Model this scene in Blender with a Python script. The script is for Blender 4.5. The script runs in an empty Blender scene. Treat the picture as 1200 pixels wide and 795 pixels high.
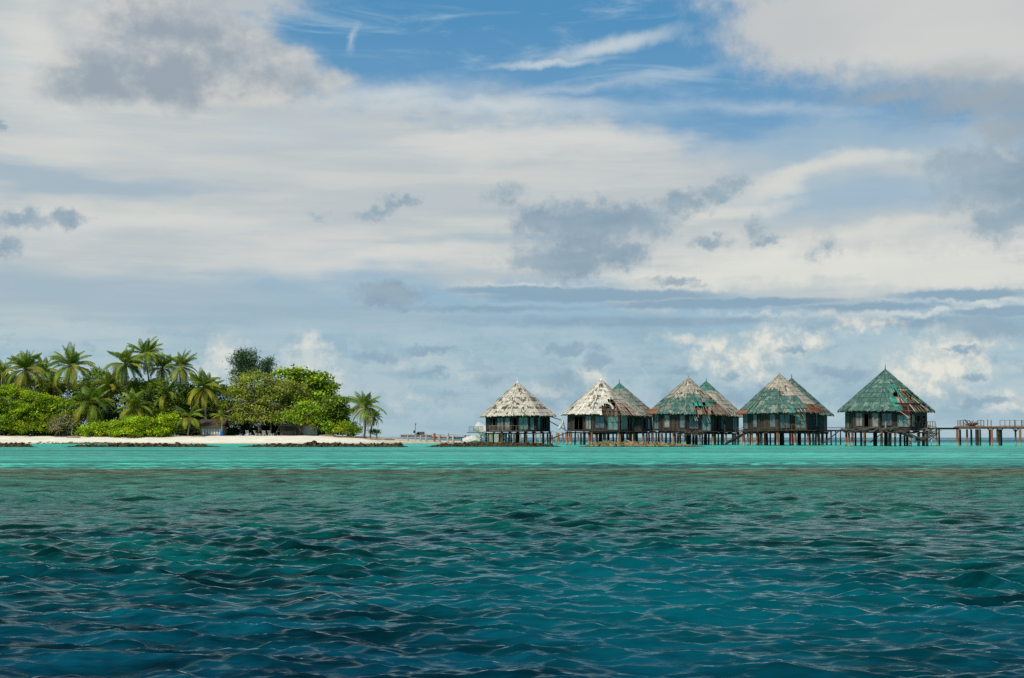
import bpy, math, random
import numpy as np
from mathutils import Vector, Matrix

SC = bpy.context.scene
COL = SC.collection
R_ = math.radians
CAM_H, FPX, PITCH = 1.2, 1667.0, math.atan(115.5 / 1667.0)


def W(px, py, Y):
    """measured photo position -> world point at distance Y"""
    a = PITCH
    cx, cz = (px - 600) / FPX, (397.5 - py) / FPX
    d = (cx, math.cos(a) - cz * math.sin(a), math.sin(a) + cz * math.cos(a))
    t = Y / d[1]
    return Vector((cx * t, Y, CAM_H + d[2] * t))


def AE(px, py):
    p = W(px, py, 100.0) - Vector((0, 0, CAM_H))
    return (math.degrees(math.atan2(p.x, p.y)), math.degrees(math.asin(p.z / p.length)))


# ------------------------------------------------------------ node helpers
class G:
    def __init__(self, nt):
        self.nt = nt

    def n(self, t, **kw):
        o = self.nt.nodes.new(t)
        for k, v in kw.items():
            setattr(o, k, v)
        return o

    def put(self, sock, v):
        if v is None:
            return
        if isinstance(v, bpy.types.NodeSocket):
            self.nt.links.new(v, sock)
        else:
            if sock.type == 'RGBA' and hasattr(v, '__len__') and len(v) == 3:
                v = (*v, 1)
            sock.default_value = v

    def m(self, op, a, b=None, c=None, clamp=False):
        o = self.n('ShaderNodeMath', operation=op, use_clamp=clamp)
        self.put(o.inputs[0], a); self.put(o.inputs[1], b); self.put(o.inputs[2], c)
        return o.outputs[0]

    def v(self, op, a, b=None, c=None):
        o = self.n('ShaderNodeVectorMath', operation=op)
        self.put(o.inputs[0], a)
        if op == 'SCALE':
            self.put(o.inputs['Scale'], b)
        else:
            self.put(o.inputs[1], b); self.put(o.inputs[2], c)
        return o.outputs['Value'] if op in ('LENGTH', 'DOT_PRODUCT', 'DISTANCE') else o.outputs[0]

    def ss(self, x, e0, e1, o0=0.0, o1=1.0, smooth=True):
        o = self.n('ShaderNodeMapRange', interpolation_type='SMOOTHSTEP' if smooth else 'LINEAR')
        for i, q in enumerate((x, e0, e1, o0, o1)):
            self.put(o.inputs[i], q)
        return o.outputs[0]

    def mix(self, f, a, b, mode='MIX'):
        o = self.n('ShaderNodeMix', data_type='RGBA', blend_type=mode)
        self.put(o.inputs[0], f); self.put(o.inputs[6], a); self.put(o.inputs[7], b)
        return o.outputs[2]

    def noise(self, vec, scale, detail=4, rough=0.55, color=False, dist=0.0):
        o = self.n('ShaderNodeTexNoise')
        self.put(o.inputs['Vector'], vec)
        o.inputs['Scale'].default_value = scale
        o.inputs['Detail'].default_value = detail
        o.inputs['Roughness'].default_value = rough
        o.inputs['Distortion'].default_value = dist
        return o.outputs['Color' if color else 'Fac']

    def ramp(self, f, stops, interp='LINEAR'):
        o = self.n('ShaderNodeValToRGB')
        self.put(o.inputs[0], f)
        cr = o.color_ramp
        cr.interpolation = interp
        while len(cr.elements) < len(stops):
            cr.elements.new(0.5)
        for e, (p, c) in zip(cr.elements, stops):
            e.position = p
            e.color = (*c, 1)
        return o.outputs[0]

    def xyz(self, x, y, z):
        o = self.n('ShaderNodeCombineXYZ')
        self.put(o.inputs[0], x); self.put(o.inputs[1], y); self.put(o.inputs[2], z)
        return o.outputs[0]

    def sep(self, v):
        o = self.n('ShaderNodeSeparateXYZ')
        self.put(o.inputs[0], v)
        return o.outputs


def lin(r, g, b):
    f = lambda c: (c / 255 / 12.92) if c / 255 <= 0.04045 else ((c / 255 + 0.055) / 1.055) ** 2.4
    return (f(r), f(g), f(b))


# ------------------------------------------------------------ sun direction, world sky
SUN_DIR = Vector((-0.50, -0.60, 0.80)).normalized()      # towards the sun: high, behind the camera on the left
SUN_EL = math.asin(SUN_DIR.z)
SUN_ROT = math.atan2(SUN_DIR.x, SUN_DIR.y) % (2 * math.pi)
SKY_STRENGTH = 0.1


def build_world():
    w = bpy.data.worlds.new('World')
    SC.world = w
    w.use_nodes = True
    nt = w.node_tree
    nt.nodes.clear()
    g = G(nt)
    out = g.n('ShaderNodeOutputWorld')
    bg = g.n('ShaderNodeBackground')
    bg.inputs[1].default_value = SKY_STRENGTH
    nt.links.new(bg.outputs[0], out.inputs[0])
    sky = g.n('ShaderNodeTexSky', sky_type='NISHITA')
    sky.sun_disc = False
    sky.sun_elevation = SUN_EL
    sky.sun_rotation = SUN_ROT
    sky.altitude = 0
    sky.air_density = 1.0
    sky.dust_density = 0.6
    sky.ozone_density = 2.0

    D = g.n('ShaderNodeTexCoord').outputs['Generated']
    x, y, z = g.sep(D)[:3]
    az = g.m('MULTIPLY', g.m('ARCTAN2', x, y), 57.29578)
    el = g.m('MULTIPLY', g.m('ARCSINE', z), 57.29578)
    P = g.xyz(az, el, 0.0)
    PS = g.v('MULTIPLY', P, (0.45, 1.0, 1.0))           # stretched sideways, as cloud decks look near the horizon
    PSS = g.v('MULTIPLY', P, (0.10, 1.0, 1.0))          # streaks
    nw = g.v('SUBTRACT', g.noise(P, 0.55, 7, 0.62, True), (0.5, 0.5, 0.5))
    nw_f = g.v('SUBTRACT', g.noise(P, 1.1, 6, 0.66, True), (0.5, 0.5, 0.5))
    nst = g.noise(PSS, 0.9, 5, 0.6)
    nst2 = g.noise(g.v('ADD', PSS, (7.3, 2.1, 4.0)), 2.2, 4, 0.6)
    nbig = g.noise(PS, 0.16, 4, 0.5)
    nmid = g.noise(g.v('ADD', PS, (3.1, 9.2, 1.0)), 0.55, 6, 0.58)
    nfine = g.noise(g.v('ADD', P, (13.1, 5.2, 2.0)), 1.6, 7, 0.62)
    PW = g.v('MULTIPLY_ADD', nw, (3.2, 2.2, 0.0), P)      # lumpy warp for cumulus
    PWF = g.v('MULTIPLY_ADD', nw_f, (2.0, 1.5, 0.0), P)
    PV = g.v('MULTIPLY_ADD', g.v('SUBTRACT', g.noise(PS, 0.30, 5, 0.55, True), (0.5, 0.5, 0.5)), (9.0, 3.0, 0.0), P)

    def field(pos, blobs):
        acc = None
        for b in blobs:
            px, py, rx, ry = b[:4]
            s = b[4] if len(b) > 4 else 1.0
            rot = b[5] if len(b) > 5 else 0.0
            a, e = AE(px, py)
            ax, ey = rx / 29.1, ry / 29.1
            if rot:
                q = g.n('ShaderNodeVectorRotate', rotation_type='Z_AXIS')
                g.put(q.inputs['Vector'], pos)
                q.inputs['Center'].default_value = (a, e, 0)
                q.inputs['Angle'].default_value = R_(-rot)
                p = q.outputs[0]
            else:
                p = pos
            d = g.v('MULTIPLY_ADD', p, (1 / ax, 1 / ey, 0), (-a / ax, -e / ey, 0))
            r = g.v('LENGTH', d)
            f = g.m('MULTIPLY_ADD', r, -s, s)
            acc = f if acc is None else g.m('MAXIMUM', acc, f)
        return acc

    K = 1.0 / SKY_STRENGTH

    def rad(rgb):
        return tuple(c * K for c in lin(*rgb))

    def over(col, fac, rgb, op=1.0):
        if op != 1.0:
            fac = g.m('MULTIPLY', fac, op)
        return g.mix(fac, col, rgb if isinstance(rgb, bpy.types.NodeSocket) else rad(rgb))

    # clear blue behind everything
    col = g.mix(1.0, sky.outputs[0], (0.50, 0.86, 1.12), 'MULTIPLY')
    clear = g.ramp(g.ss(el, 0, 30, smooth=False), [(0, [c * 1 for c in lin(150, 180, 200)]), (0.25, lin(140, 175, 202)),
                                                    (0.55, lin(84, 145, 188)), (1.0, lin(64, 126, 178))])
    clear = g.v('SCALE', clear, K)
    col = g.mix(0.88, col, clear)

    # high veil of grey-cream stratus
    veil = field(PV, [(250, 215, 620, 145), (110, 70, 260, 170), (560, 212, 420, 80), (700, 270, 640, 85), (1000, 225, 420, 110, .62),
                      (1000, 310, 480, 60), (60, 330, 300, 100, .7)])
    veil = g.ss(g.m('ADD', veil, g.m('MULTIPLY_ADD', nmid, 0.6, -0.30)), 0.02, 0.42)
    vcol = g.mix(g.ss(nst, 0.36, 0.66), rad((188, 196, 199)), rad((204, 207, 204)))
    col = over(col, veil, vcol, 0.96)
    # bright bands inside the veil
    b1 = field(PV, [(150, 258, 420, 26), (640, 172, 330, 26), (420, 300, 420, 32, .8), (60, 60, 120, 150, 1), (1000, 290, 420, 30)])
    col = over(col, g.ss(g.m('ADD', b1, g.m('MULTIPLY_ADD', nst, 0.8, -0.4)), 0.05, 0.85), (217, 218, 213), 0.6)
    # slate bands inside it
    b2 = field(PV, [(90, 205, 330, 26), (120, 345, 420, 50), (330, 375, 420, 40), (700, 250, 250, 22, .6), (560, 290, 260, 16, .6)])
    col = over(col, g.ss(g.m('ADD', b2, g.m('MULTIPLY_ADD', nst2, 0.7, -0.35)), 0.05, 0.8), (158, 180, 195), 0.8)
    # clear blue holes on the right
    b3 = field(PV, [(1010, 228, 200, 34), (1000, 165, 200, 45, .9), (730, 140, 120, 26, .6)])
    col = over(col, g.ss(g.m('ADD', b3, g.m('MULTIPLY_ADD', nst, 0.6, -0.3)), 0.0, 0.8), (146, 178, 201), 0.75)
    b4 = field(PV, [(960, 200, 130, 20, 1, 12), (860, 240, 120, 18, 1, 8), (1000, 265, 240, 16, .8)])
    col = over(col, g.ss(g.m('ADD', b4, g.m('MULTIPLY_ADD', nfine, 0.5, -0.25)), 0.05, 0.8), (214, 216, 210), 0.8)
    # cirrus across the blue
    ci = field(g.v('MULTIPLY_ADD', nw, (1.4, 0.9, 0), P), [(715, 54, 125, 13, 1, 11), (640, 74, 110, 7, .9, 4), (412, 45, 9, 26, .6, -12),
               (560, 122, 300, 20, .8, -2), (700, 100, 260, 12, .55, 6), (900, 128, 200, 16, .6, -3), (470, 110, 170, 26, .8, 5)])
    col = over(col, g.ss(g.m('ADD', ci, g.m('MULTIPLY_ADD', nmid, 0.6, -0.3)), 0.0, 0.95), (203, 212, 216), 0.8)
    cw = g.ss(g.noise(g.v('MULTIPLY', P, (0.16, 0.9, 1)), 0.9, 6, 0.65, dist=0.8), 0.50, 0.85)
    col = over(col, g.m('MULTIPLY', cw, g.ss(el, 9.5, 13)), (178, 202, 216), 0.75)

    # low sky: pale blue-grey air
    low = g.ss(el, 8.0, 2.2)
    lcol = g.mix(g.ss(nst, 0.38, 0.64), rad((156, 184, 197)), rad((178, 199, 205)))
    col = over(col, low, lcol, 0.86)
    # warm light streaks low on the right
    st = field(PWF, [(960, 312, 240, 32, 1.2), (1120, 318, 220, 36, 1.2), (820, 326, 160, 22), (900, 372, 200, 9, .7), (1100, 366, 160, 9, .8), (1150, 352, 120, 12, .8),
                     (640, 338, 160, 10, .7)])
    col = over(col, g.ss(g.m('ADD', st, g.m('MULTIPLY_ADD', nst2, 1.0, -0.5)), 0.0, 0.9), (229, 228, 218), 0.66)
    # long slate streak
    ds = field(g.v('MULTIPLY_ADD', nw_f, (2.5, 0.5, 0), P), [(700, 347, 190, 10), (620, 341, 120, 7), (850, 356, 170, 8), (1010, 360, 150, 6, .8), (1130, 345, 100, 8, .9),
                     (1180, 365, 90, 8), (560, 362, 180, 6, .7), (760, 377, 320, 10, .7), (1060, 378, 200, 9, .8)])
    col = over(col, g.ss(g.m('ADD', ds, g.m('MULTIPLY_ADD', nst2, 0.7, -0.35)), 0.0, 0.55), (138, 167, 187), 0.95)

    # lumpy distant bank along the horizon
    bank = g.m('MULTIPLY', g.ss(el, 5.4, 3.0), g.ss(el, 0.2, 1.2))
    nbk = g.noise(g.v('MULTIPLY', PWF, (0.55, 1.0, 1.0)), 0.8, 6, 0.6)
    col = over(col, g.m('MULTIPLY', bank, g.ss(nbk, 0.48, 0.60)), (178, 198, 206), 0.75)
    col = over(col, g.m('MULTIPLY', bank, g.ss(nbk, 0.47, 0.36)), (146, 174, 190), 0.7)
    # low cumulus heads, lit cream on their upper left, slate beneath
    cu_l = [(1108, 425, 64, 52, 1.3), (1080, 440, 56, 40, 1.2), (1140, 400, 46, 28, 1.2), (905, 405, 54, 30, 1.1), (870, 425, 50, 30, 1.1), (835, 415, 34, 26),
            (950, 400, 30, 18), (262, 416, 30, 26, 1.3), (362, 416, 32, 38, 1.3), (378, 448, 40, 28, 1.2), (690, 440, 30, 20, .8), (1175, 470, 40, 18),
            (1010, 380, 60, 14, .7), (790, 395, 30, 12, .7), (470, 420, 40, 14, .45), (560, 440, 50, 16, .45), (460, 470, 70, 14, .4), (640, 455, 40, 16, .5), (240, 440, 30, 16, .7)]
    cu = field(PWF, cu_l)
    cuf = g.ss(g.m('ADD', cu, g.m('MULTIPLY_ADD', nfine, 1.2, -0.58)), -0.10, 1.05)
    ccol = g.mix(g.ss(nfine, 0.40, 0.62), rad((196, 206, 206)), rad((231, 229, 217)))
    ccol = g.mix(g.ss(az, -5, 4), g.mix(0.45, ccol, rad((205, 213, 213))), ccol)
    col = over(col, cuf, ccol, 0.9)
    # slate shreds among them
    lo = field(PWF, [(1165, 385, 70, 20), (985, 440, 46, 14), (905, 455, 40, 10), (670, 408, 56, 9), (505, 408, 44, 8), (440, 418, 44, 9), (505, 438, 30, 6),
                     (660, 445, 34, 18, .8), (700, 425, 30, 12, .9), (580, 445, 40, 14, .7), (1045, 470, 60, 12, .9), (1150, 470, 44, 9), (1140, 440, 18, 8), (1130, 410, 26, 6),
                     (800, 435, 24, 7), (790, 465, 50, 12, .7), (870, 470, 50, 10, .7), (640, 470, 80, 14, .7), (1100, 350, 40, 5), (930, 410, 24, 8), (850, 440, 16, 10, .8)])
    col = over(col, g.ss(g.m('ADD', lo, g.m('MULTIPLY_ADD', nfine, 1.2, -0.58)), -0.02, 0.8), (142, 170, 188), 0.9)
    # mid-height dark fragments
    fr = field(PWF, [(690, 264, 104, 36, 1.35), (636, 262, 50, 26, 1.2), (750, 258, 60, 28, 1.2), (662, 306, 92, 26, 1.35), (725, 300, 50, 20, 1.2), (690, 286, 70, 30, 1.1), (800, 238, 48, 18, 1.1), (840, 226, 34, 16, 1.1, 20), (858, 214, 26, 13),
                     (885, 268, 16, 20, 1, 20), (900, 278, 22, 9), (832, 282, 34, 9), (790, 331, 42, 8), (450, 244, 36, 12, 1, 22), (462, 236, 26, 10), (432, 256, 26, 9), (485, 238, 14, 7, .8),
                     (458, 344, 48, 18, 1.5), (456, 351, 50, 11, 1.4), (22, 256, 50, 17, 1.15), (80, 258, 28, 14, 1.1), (8, 288, 22, 14), (0, 146, 12, 9), (590, 228, 30, 16, .8), (1175, 215, 90, 46, 1.35), (1140, 192, 70, 24, 1.2), (1168, 262, 44, 24, 1.2), (1195, 250, 40, 30, 1.2),
                     (1125, 235, 34, 24, .8), (965, 290, 22, 18, .55), (372, 255, 18, 9, .6)])
    frf = g.ss(g.m('ADD', fr, g.m('MULTIPLY_ADD', nfine, 1.35, -0.64)), -0.08, 0.95)
    fcol = g.mix(g.ss(nmid, 0.35, 0.65), rad((130, 156, 175)), rad((152, 173, 187)))
    col = over(col, frf, fcol, 0.88)

    # great cloud at the top right: pale body, dark flat base
    tr = field(g.v('MULTIPLY_ADD', nw, (2.4, 2.0, 0.0), P), [(1060, 10, 250, 105), (1180, 40, 190, 85), (950, 30, 130, 75), (1010, -60, 240, 120)])
    trf = g.ss(g.m('ADD', tr, g.m('MULTIPLY_ADD', nfine, 0.5, -0.25)), -0.08, 0.55)
    tcol = g.mix(g.ss(g.m('ADD', el, g.m('MULTIPLY_ADD', nmid, 3.0, -1.5)), 12.6, 15.0), rad((164, 173, 179)), rad((208, 209, 206)))
    tcol = g.mix(g.ss(nbig, 0.40, 0.62), g.mix(0.35, tcol, rad((172, 178, 184))), tcol)
    bs = field(PW, [(1150, 122, 130, 26), (1040, 112, 110, 14, .8), (1190, 150, 60, 30)])
    tl = field(PW, [(190, 40, 150, 100), (320, 84, 110, 40), (90, 100, 70, 40), (250, -8, 160, 46), (120, 20, 90, 60), (245, 105, 90, 35)])
    tlf = g.ss(g.m('ADD', tl, g.m('MULTIPLY_ADD', nmid, 0.7, -0.35)), 0.0, 0.5)
    tlc = g.mix(g.ss(nmid, 0.40, 0.66), rad((186, 193, 197)), rad((207, 207, 203)))
    col = over(col, tlf, tlc, 0.92)
    td = field(PV, [(120, 92, 90, 40, 1.1), (205, 88, 90, 44, 1.1), (190, 30, 90, 54, .8), (250, 60, 80, 50, .7), (310, 85, 70, 30, .6)])
    col = over(col, g.ss(g.m('ADD', td, g.m('MULTIPLY_ADD', nfine, 1.0, -0.48)), -0.05, 0.85), (150, 164, 176), 0.95)
    col = over(col, trf, tcol, 0.96)
    col = over(col, g.ss(g.m('ADD', bs, g.m('MULTIPLY_ADD', nmid, 0.5, -0.25)), 0.0, 0.9), (158, 170, 178), 0.8)

    # everything above the picture: broken cloud
    hi = g.m('MULTIPLY', g.ss(el, 17, 26), g.ss(g.noise(D, 2.2, 5, 0.6), 0.42, 0.62))
    col = over(col, hi, (200, 204, 206), 0.8)
    nt.links.new(col, bg.inputs[0])
    w.cycles.sampling_method = 'MANUAL'
    w.cycles.sample_map_resolution = 512


build_world()

sun = bpy.data.lights.new('sun', 'SUN')
sun.energy = 4.2
sun.angle = R_(0.53)
sun.color = (1.0, 0.93, 0.80)
so = bpy.data.objects.new('sun', sun)
COL.objects.link(so)
so.rotation_euler = (-SUN_DIR).to_track_quat('-Z', 'Y').to_euler()

cam = bpy.data.cameras.new('camera')
cam.sensor_width = 36
cam.lens = 36 * FPX / 1200
cam.clip_end = 60000
cam.clip_start = 0.1
co = bpy.data.objects.new('camera', cam)
COL.objects.link(co)
co.location = (0, 0, CAM_H)
co.rotation_euler = (math.pi / 2 + PITCH, 0, 0)
SC.camera = co
SC.view_settings.view_transform = 'Standard'
SC.view_settings.look = 'None'
SC.view_settings.exposure = 0
SC.view_settings.gamma = 1
SC.cycles.use_denoising = False
SC.cycles.max_bounces = 5
SC.cycles.diffuse_bounces = 2
SC.cycles.glossy_bounces = 2
SC.cycles.transmission_bounces = 3
SC.cycles.transparent_max_bounces = 4
SC.cycles.sample_clamp_indirect = 4


# ------------------------------------------------------------ mesh helpers
def link(o):
    COL.objects.link(o)
    return o


def np_mesh(name, V, F, cols=None, smooth=False):
    """V (n,3), F (m,4) or (m,3), optional per-face colours (m,3)"""
    V = np.asarray(V, dtype=np.float32)
    F = np.asarray(F, dtype=np.int32)
    me = bpy.data.meshes.new(name)
    k = F.shape[1]
    me.vertices.add(len(V))
    me.vertices.foreach_set('co', V.ravel())
    me.loops.add(F.size)
    me.loops.foreach_set('vertex_index', F.ravel())
    me.polygons.add(len(F))
    me.polygons.foreach_set('loop_start', np.arange(0, F.size, k, dtype=np.int32))
    if cols is not None:
        a = me.attributes.new('col', 'FLOAT_COLOR', 'FACE')
        c = np.ones((len(F), 4), dtype=np.float32)
        c[:, :3] = cols
        a.data.foreach_set('color', c.ravel())
    me.update(calc_edges=True)
    me.polygons.foreach_set('use_smooth', np.full(len(F), smooth, dtype=bool))
    me.validate()
    return me


class MB:
    def __init__(self):
        self.v, self.f, self.c = [], [], []

    def add(self, vs, fs, col=(0.5, 0.5, 0.5)):
        b = len(self.v)
        self.v += [tuple(p) for p in vs]
        self.f += [tuple(b + i for i in f) for f in fs]
        self.c += [col] * len(fs)

    def hexa(self, q, col=(0.5, 0.5, 0.5)):
        """8 corners: bottom 4 then top 4"""
        self.add(q, [(3, 2, 1, 0), (4, 5, 6, 7), (0, 1, 5, 4), (1, 2, 6, 5), (2, 3, 7, 6), (3, 0, 4, 7)], col)

    def box(self, c, s, rz=0.0, col=(0.5, 0.5, 0.5)):
        ca, sa = math.cos(rz), math.sin(rz)
        q = []
        for dz in (-.5, .5):
            for dx, dy in ((-.5, -.5), (.5, -.5), (.5, .5), (-.5, .5)):
                x, y = dx * s[0], dy * s[1]
                q.append((c[0] + x * ca - y * sa, c[1] + x * sa + y * ca, c[2] + dz * s[2]))
        self.hexa(q, col)

    def beam(self, p0, p1, w, h=None, col=(0.5, 0.5, 0.5), up=(0, 0, 1)):
        h = h or w
        p0, p1 = Vector(p0), Vector(p1)
        d = (p1 - p0).normalized()
        s = d.cross(Vector(up))
        if s.length < 1e-3:
            s = d.cross(Vector((1, 0, 0)))
        s.normalize()
        u = s.cross(d).normalized()
        q = []
        for a in (-.5, .5):
            for p, b in ((p0, -.5), (p0, .5), (p1, .5), (p1, -.5)):
                q.append(p + s * (b * w) + u * (a * h))
        self.hexa(q, col)

    def tube(self, pts, rad, n=7, col=(0.5, 0.5, 0.5), cap=True):
        pts = [Vector(p) for p in pts]
        if not hasattr(rad, '__len__'):
            rad = [rad] * len(pts)
        vs, fs = [], []
        for i, p in enumerate(pts):
            d = (pts[min(i + 1, len(pts) - 1)] - pts[max(i - 1, 0)]).normalized()
            s = d.cross(Vector((0.13, 1, 0.07))).normalized()
            u = s.cross(d)
            for k in range(n):
                a = 2 * math.pi * k / n
                vs.append(p + (s * math.cos(a) + u * math.sin(a)) * rad[i])
        for i in range(len(pts) - 1):
            for k in range(n):
                fs.append((i * n + k, i * n + (k + 1) % n, (i + 1) * n + (k + 1) % n, (i + 1) * n + k))
        if cap:
            fs.append(tuple(range(n))[::-1])
            fs.append(tuple((len(pts) - 1) * n + k for k in range(n)))
        self.add(vs, fs, col)

    def mesh(self, name, smooth=False):
        me = bpy.data.meshes.new(name)
        me.from_pydata(self.v, [], self.f)
        a = me.attributes.new('col', 'FLOAT_COLOR', 'FACE')
        arr = np.ones((len(self.f), 4), dtype=np.float32)
        arr[:, :3] = np.array(self.c, dtype=np.float32)
        a.data.foreach_set('color', arr.ravel())
        if smooth:
            me.polygons.foreach_set('use_smooth', np.ones(len(self.f), dtype=bool))
        me.update()
        return me

    def build(self, name, mat, parent=None, smooth=False):
        return obj(name, self.mesh(name, smooth), mat, parent)


def obj(name, me, mat, parent=None):
    o = bpy.data.objects.new(name, me)
    if mat is not None:
        me.materials.append(mat)
    link(o)
    if parent is not None:
        o.parent = parent
    return o


def tag(o, label=None, cat=None, group=None, kind=None):
    for k, v in (('label', label), ('category', cat), ('group', group), ('kind', kind)):
        if v:
            o[k] = v
    return o


def thing(name, loc, label, cat, group=None, rz=0.0):
    o = bpy.data.objects.new(name, None)
    o.empty_display_size = 0.3
    link(o)
    o.location = loc
    o.rotation_euler = (0, 0, rz)
    return tag(o, label, cat, group)


# ------------------------------------------------------------ materials
def mat(name):
    m = bpy.data.materials.new(name)
    m.use_nodes = True
    m.node_tree.nodes.clear()
    g = G(m.node_tree)
    out = g.n('ShaderNodeOutputMaterial')
    return m, g, out


def principled(g, out, col, rough=0.8, spec=0.3, normal=None, metal=0.0):
    b = g.n('ShaderNodeBsdfPrincipled')
    g.put(b.inputs['Base Color'], col)
    g.put(b.inputs['Roughness'], rough)
    g.put(b.inputs['Specular IOR Level'], spec)
    g.put(b.inputs['Metallic'], metal)
    g.put(b.inputs['Normal'], normal)
    g.nt.links.new(b.outputs[0], out.inputs[0])
    return b


def attr_mat(name, rough=0.85, var=0.35, scale=2.5, spec=0.2):
    """weathered surface: face colour broken up by noise stains"""
    m, g, out = mat(name)
    a = g.n('ShaderNodeAttribute', attribute_name='col')
    p = g.n('ShaderNodeTexCoord').outputs['Object']
    n = g.noise(p, scale, 5, 0.65)
    f = g.ss(n, 0.3, 0.7, 1 - var, 1 + var * 0.6, False)
    c = g.v('SCALE', a.outputs['Color'], f)
    principled(g, out, c, rough, spec)
    return m


def leaf_mat(name, trans=0.35, gloss=0.03):
    m, g, out = mat(name)
    a = g.n('ShaderNodeAttribute', attribute_name='col').outputs['Color']
    d = g.n('ShaderNodeBsdfDiffuse')
    g.put(d.inputs[0], a)
    t = g.n('ShaderNodeBsdfTranslucent')
    g.put(t.inputs[0], g.mix(1.0, a, (1.25, 1.15, 0.5), 'MULTIPLY'))
    s = g.n('ShaderNodeBsdfGlossy')
    s.inputs[0].default_value = (0.7, 0.8, 0.4, 1)
    s.inputs['Roughness'].default_value = 0.55
    m1 = g.n('ShaderNodeMixShader')
    m1.inputs[0].default_value = trans
    g.nt.links.new(d.outputs[0], m1.inputs[1]); g.nt.links.new(t.outputs[0], m1.inputs[2])
    m2 = g.n('ShaderNodeMixShader')
    m2.inputs[0].default_value = gloss
    g.nt.links.new(m1.outputs[0], m2.inputs[1]); g.nt.links.new(s.outputs[0], m2.inputs[2])
    g.nt.links.new(m2.outputs[0], out.inputs[0])
    return m


M = {}
M['leaf'] = leaf_mat('foliage')
M['palm'] = leaf_mat('palm_leaf', 0.28, 0.04)
M['bark'] = attr_mat('bark', 0.9, 0.5, 3.0)
M['wood'] = attr_mat('weathered_wood', 0.85, 0.45, 2.2)
M['roofing'] = attr_mat('roof_boards', 0.8, 0.40, 1.6, 0.15)
M['plaster'] = attr_mat('plaster', 0.9, 0.25, 1.0)
M['paint'] = attr_mat('chipped_paint', 0.6, 0.25, 2.0, 0.3)


def stilt_mat():
    m, g, out = mat('stilt_concrete')
    a = g.n('ShaderNodeAttribute', attribute_name='col').outputs['Color']
    geo = g.n('ShaderNodeNewGeometry')
    z = g.sep(geo.outputs['Position'])[2]
    n = g.noise(geo.outputs['Position'], 2.2, 4, 0.6)
    zz = g.m('ADD', z, g.m('MULTIPLY_ADD', n, 1.0, -0.5))
    c = g.v('SCALE', a, g.ss(n, 0.3, 0.7, 0.6, 1.3, False))
    pale = g.v('SCALE', (0.36, 0.31, 0.24), g.ss(n, 0.3, 0.7, 0.7, 1.1, False))
    k = g.m('MULTIPLY', g.ss(zz, 0.62, 0.36), g.ss(g.sep(a)[0], 0.06, 0.12))   # bare cement collar at the tide line of the painted posts
    c = g.mix(k, c, pale)
    c = g.mix(g.ss(zz, 0.12, 0.0), c, (0.03, 0.035, 0.025))                    # weed at the waterline
    principled(g, out, c, 0.85, 0.2)
    return m


M['stilt'] = stilt_mat()


def glass_mat(name, col, rough=0.25):
    m, g, out = mat(name)
    p = g.n('ShaderNodeTexCoord').outputs['Object']
    c = g.v('SCALE', col, g.ss(g.noise(p, 1.3, 3), 0.3, 0.7, 0.6, 1.25, False))
    principled(g, out, c, rough, 0.5)
    return m


M['pane'] = glass_mat('dusty_glass', (0.11, 0.145, 0.16))
M['pane_green'] = glass_mat('dusty_green_glass', (0.15, 0.24, 0.22))
M['pane_pale'] = glass_mat('pale_shutter', (0.19, 0.21, 0.20), 0.7)


# ------------------------------------------------------------ water
def wave_height(X, Y, cell):
    rng = np.random.default_rng(11)
    Z = np.zeros_like(X)
    DX, DY = np.zeros_like(X), np.zeros_like(X)
    # slow patches where the wind ruffles the surface more
    gust = 0.88 + 0.26 * np.sin(X * 0.31 + Y * 0.13 + 1.0) * np.sin(Y * 0.37 - X * 0.11 + 2.0) + 0.16 * np.sin(X * 0.83 - Y * 0.41) * np.sin(Y * 0.77 + X * 0.3 + 1.3)
    lams = np.geomspace(0.07, 1.5, 120)
    for L in lams:
        L *= rng.uniform(0.93, 1.07)
        th = R_(-104) + rng.normal(0, 0.72)          # travelling towards the camera and a little to the left
        k = 2 * math.pi / L
        slope = 0.058 * (1.12 if L < 0.28 else 0.85 if L < 0.5 else 0.55 if L < 0.95 else 0.42 if L < 1.5 else 0.36)
        amp = slope / k
        f = np.clip((L / cell - 2.2) / 2.2, 0, 1)
        ph = k * (X * math.cos(th) + Y * math.sin(th)) + rng.uniform(0, 6.28)
        ph = ph + 0.6 * np.sin(0.35 * (X * math.sin(th) - Y * math.cos(th)) / L * 2.0 + rng.uniform(0, 6.28))
        s = np.sin(ph)
        Z += amp * f * gust * s
        q = 0.68 * amp * f * gust * np.cos(ph)
        DX += q * math.cos(th)
        DY += q * math.sin(th)
    return Z, DX, DY


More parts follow.
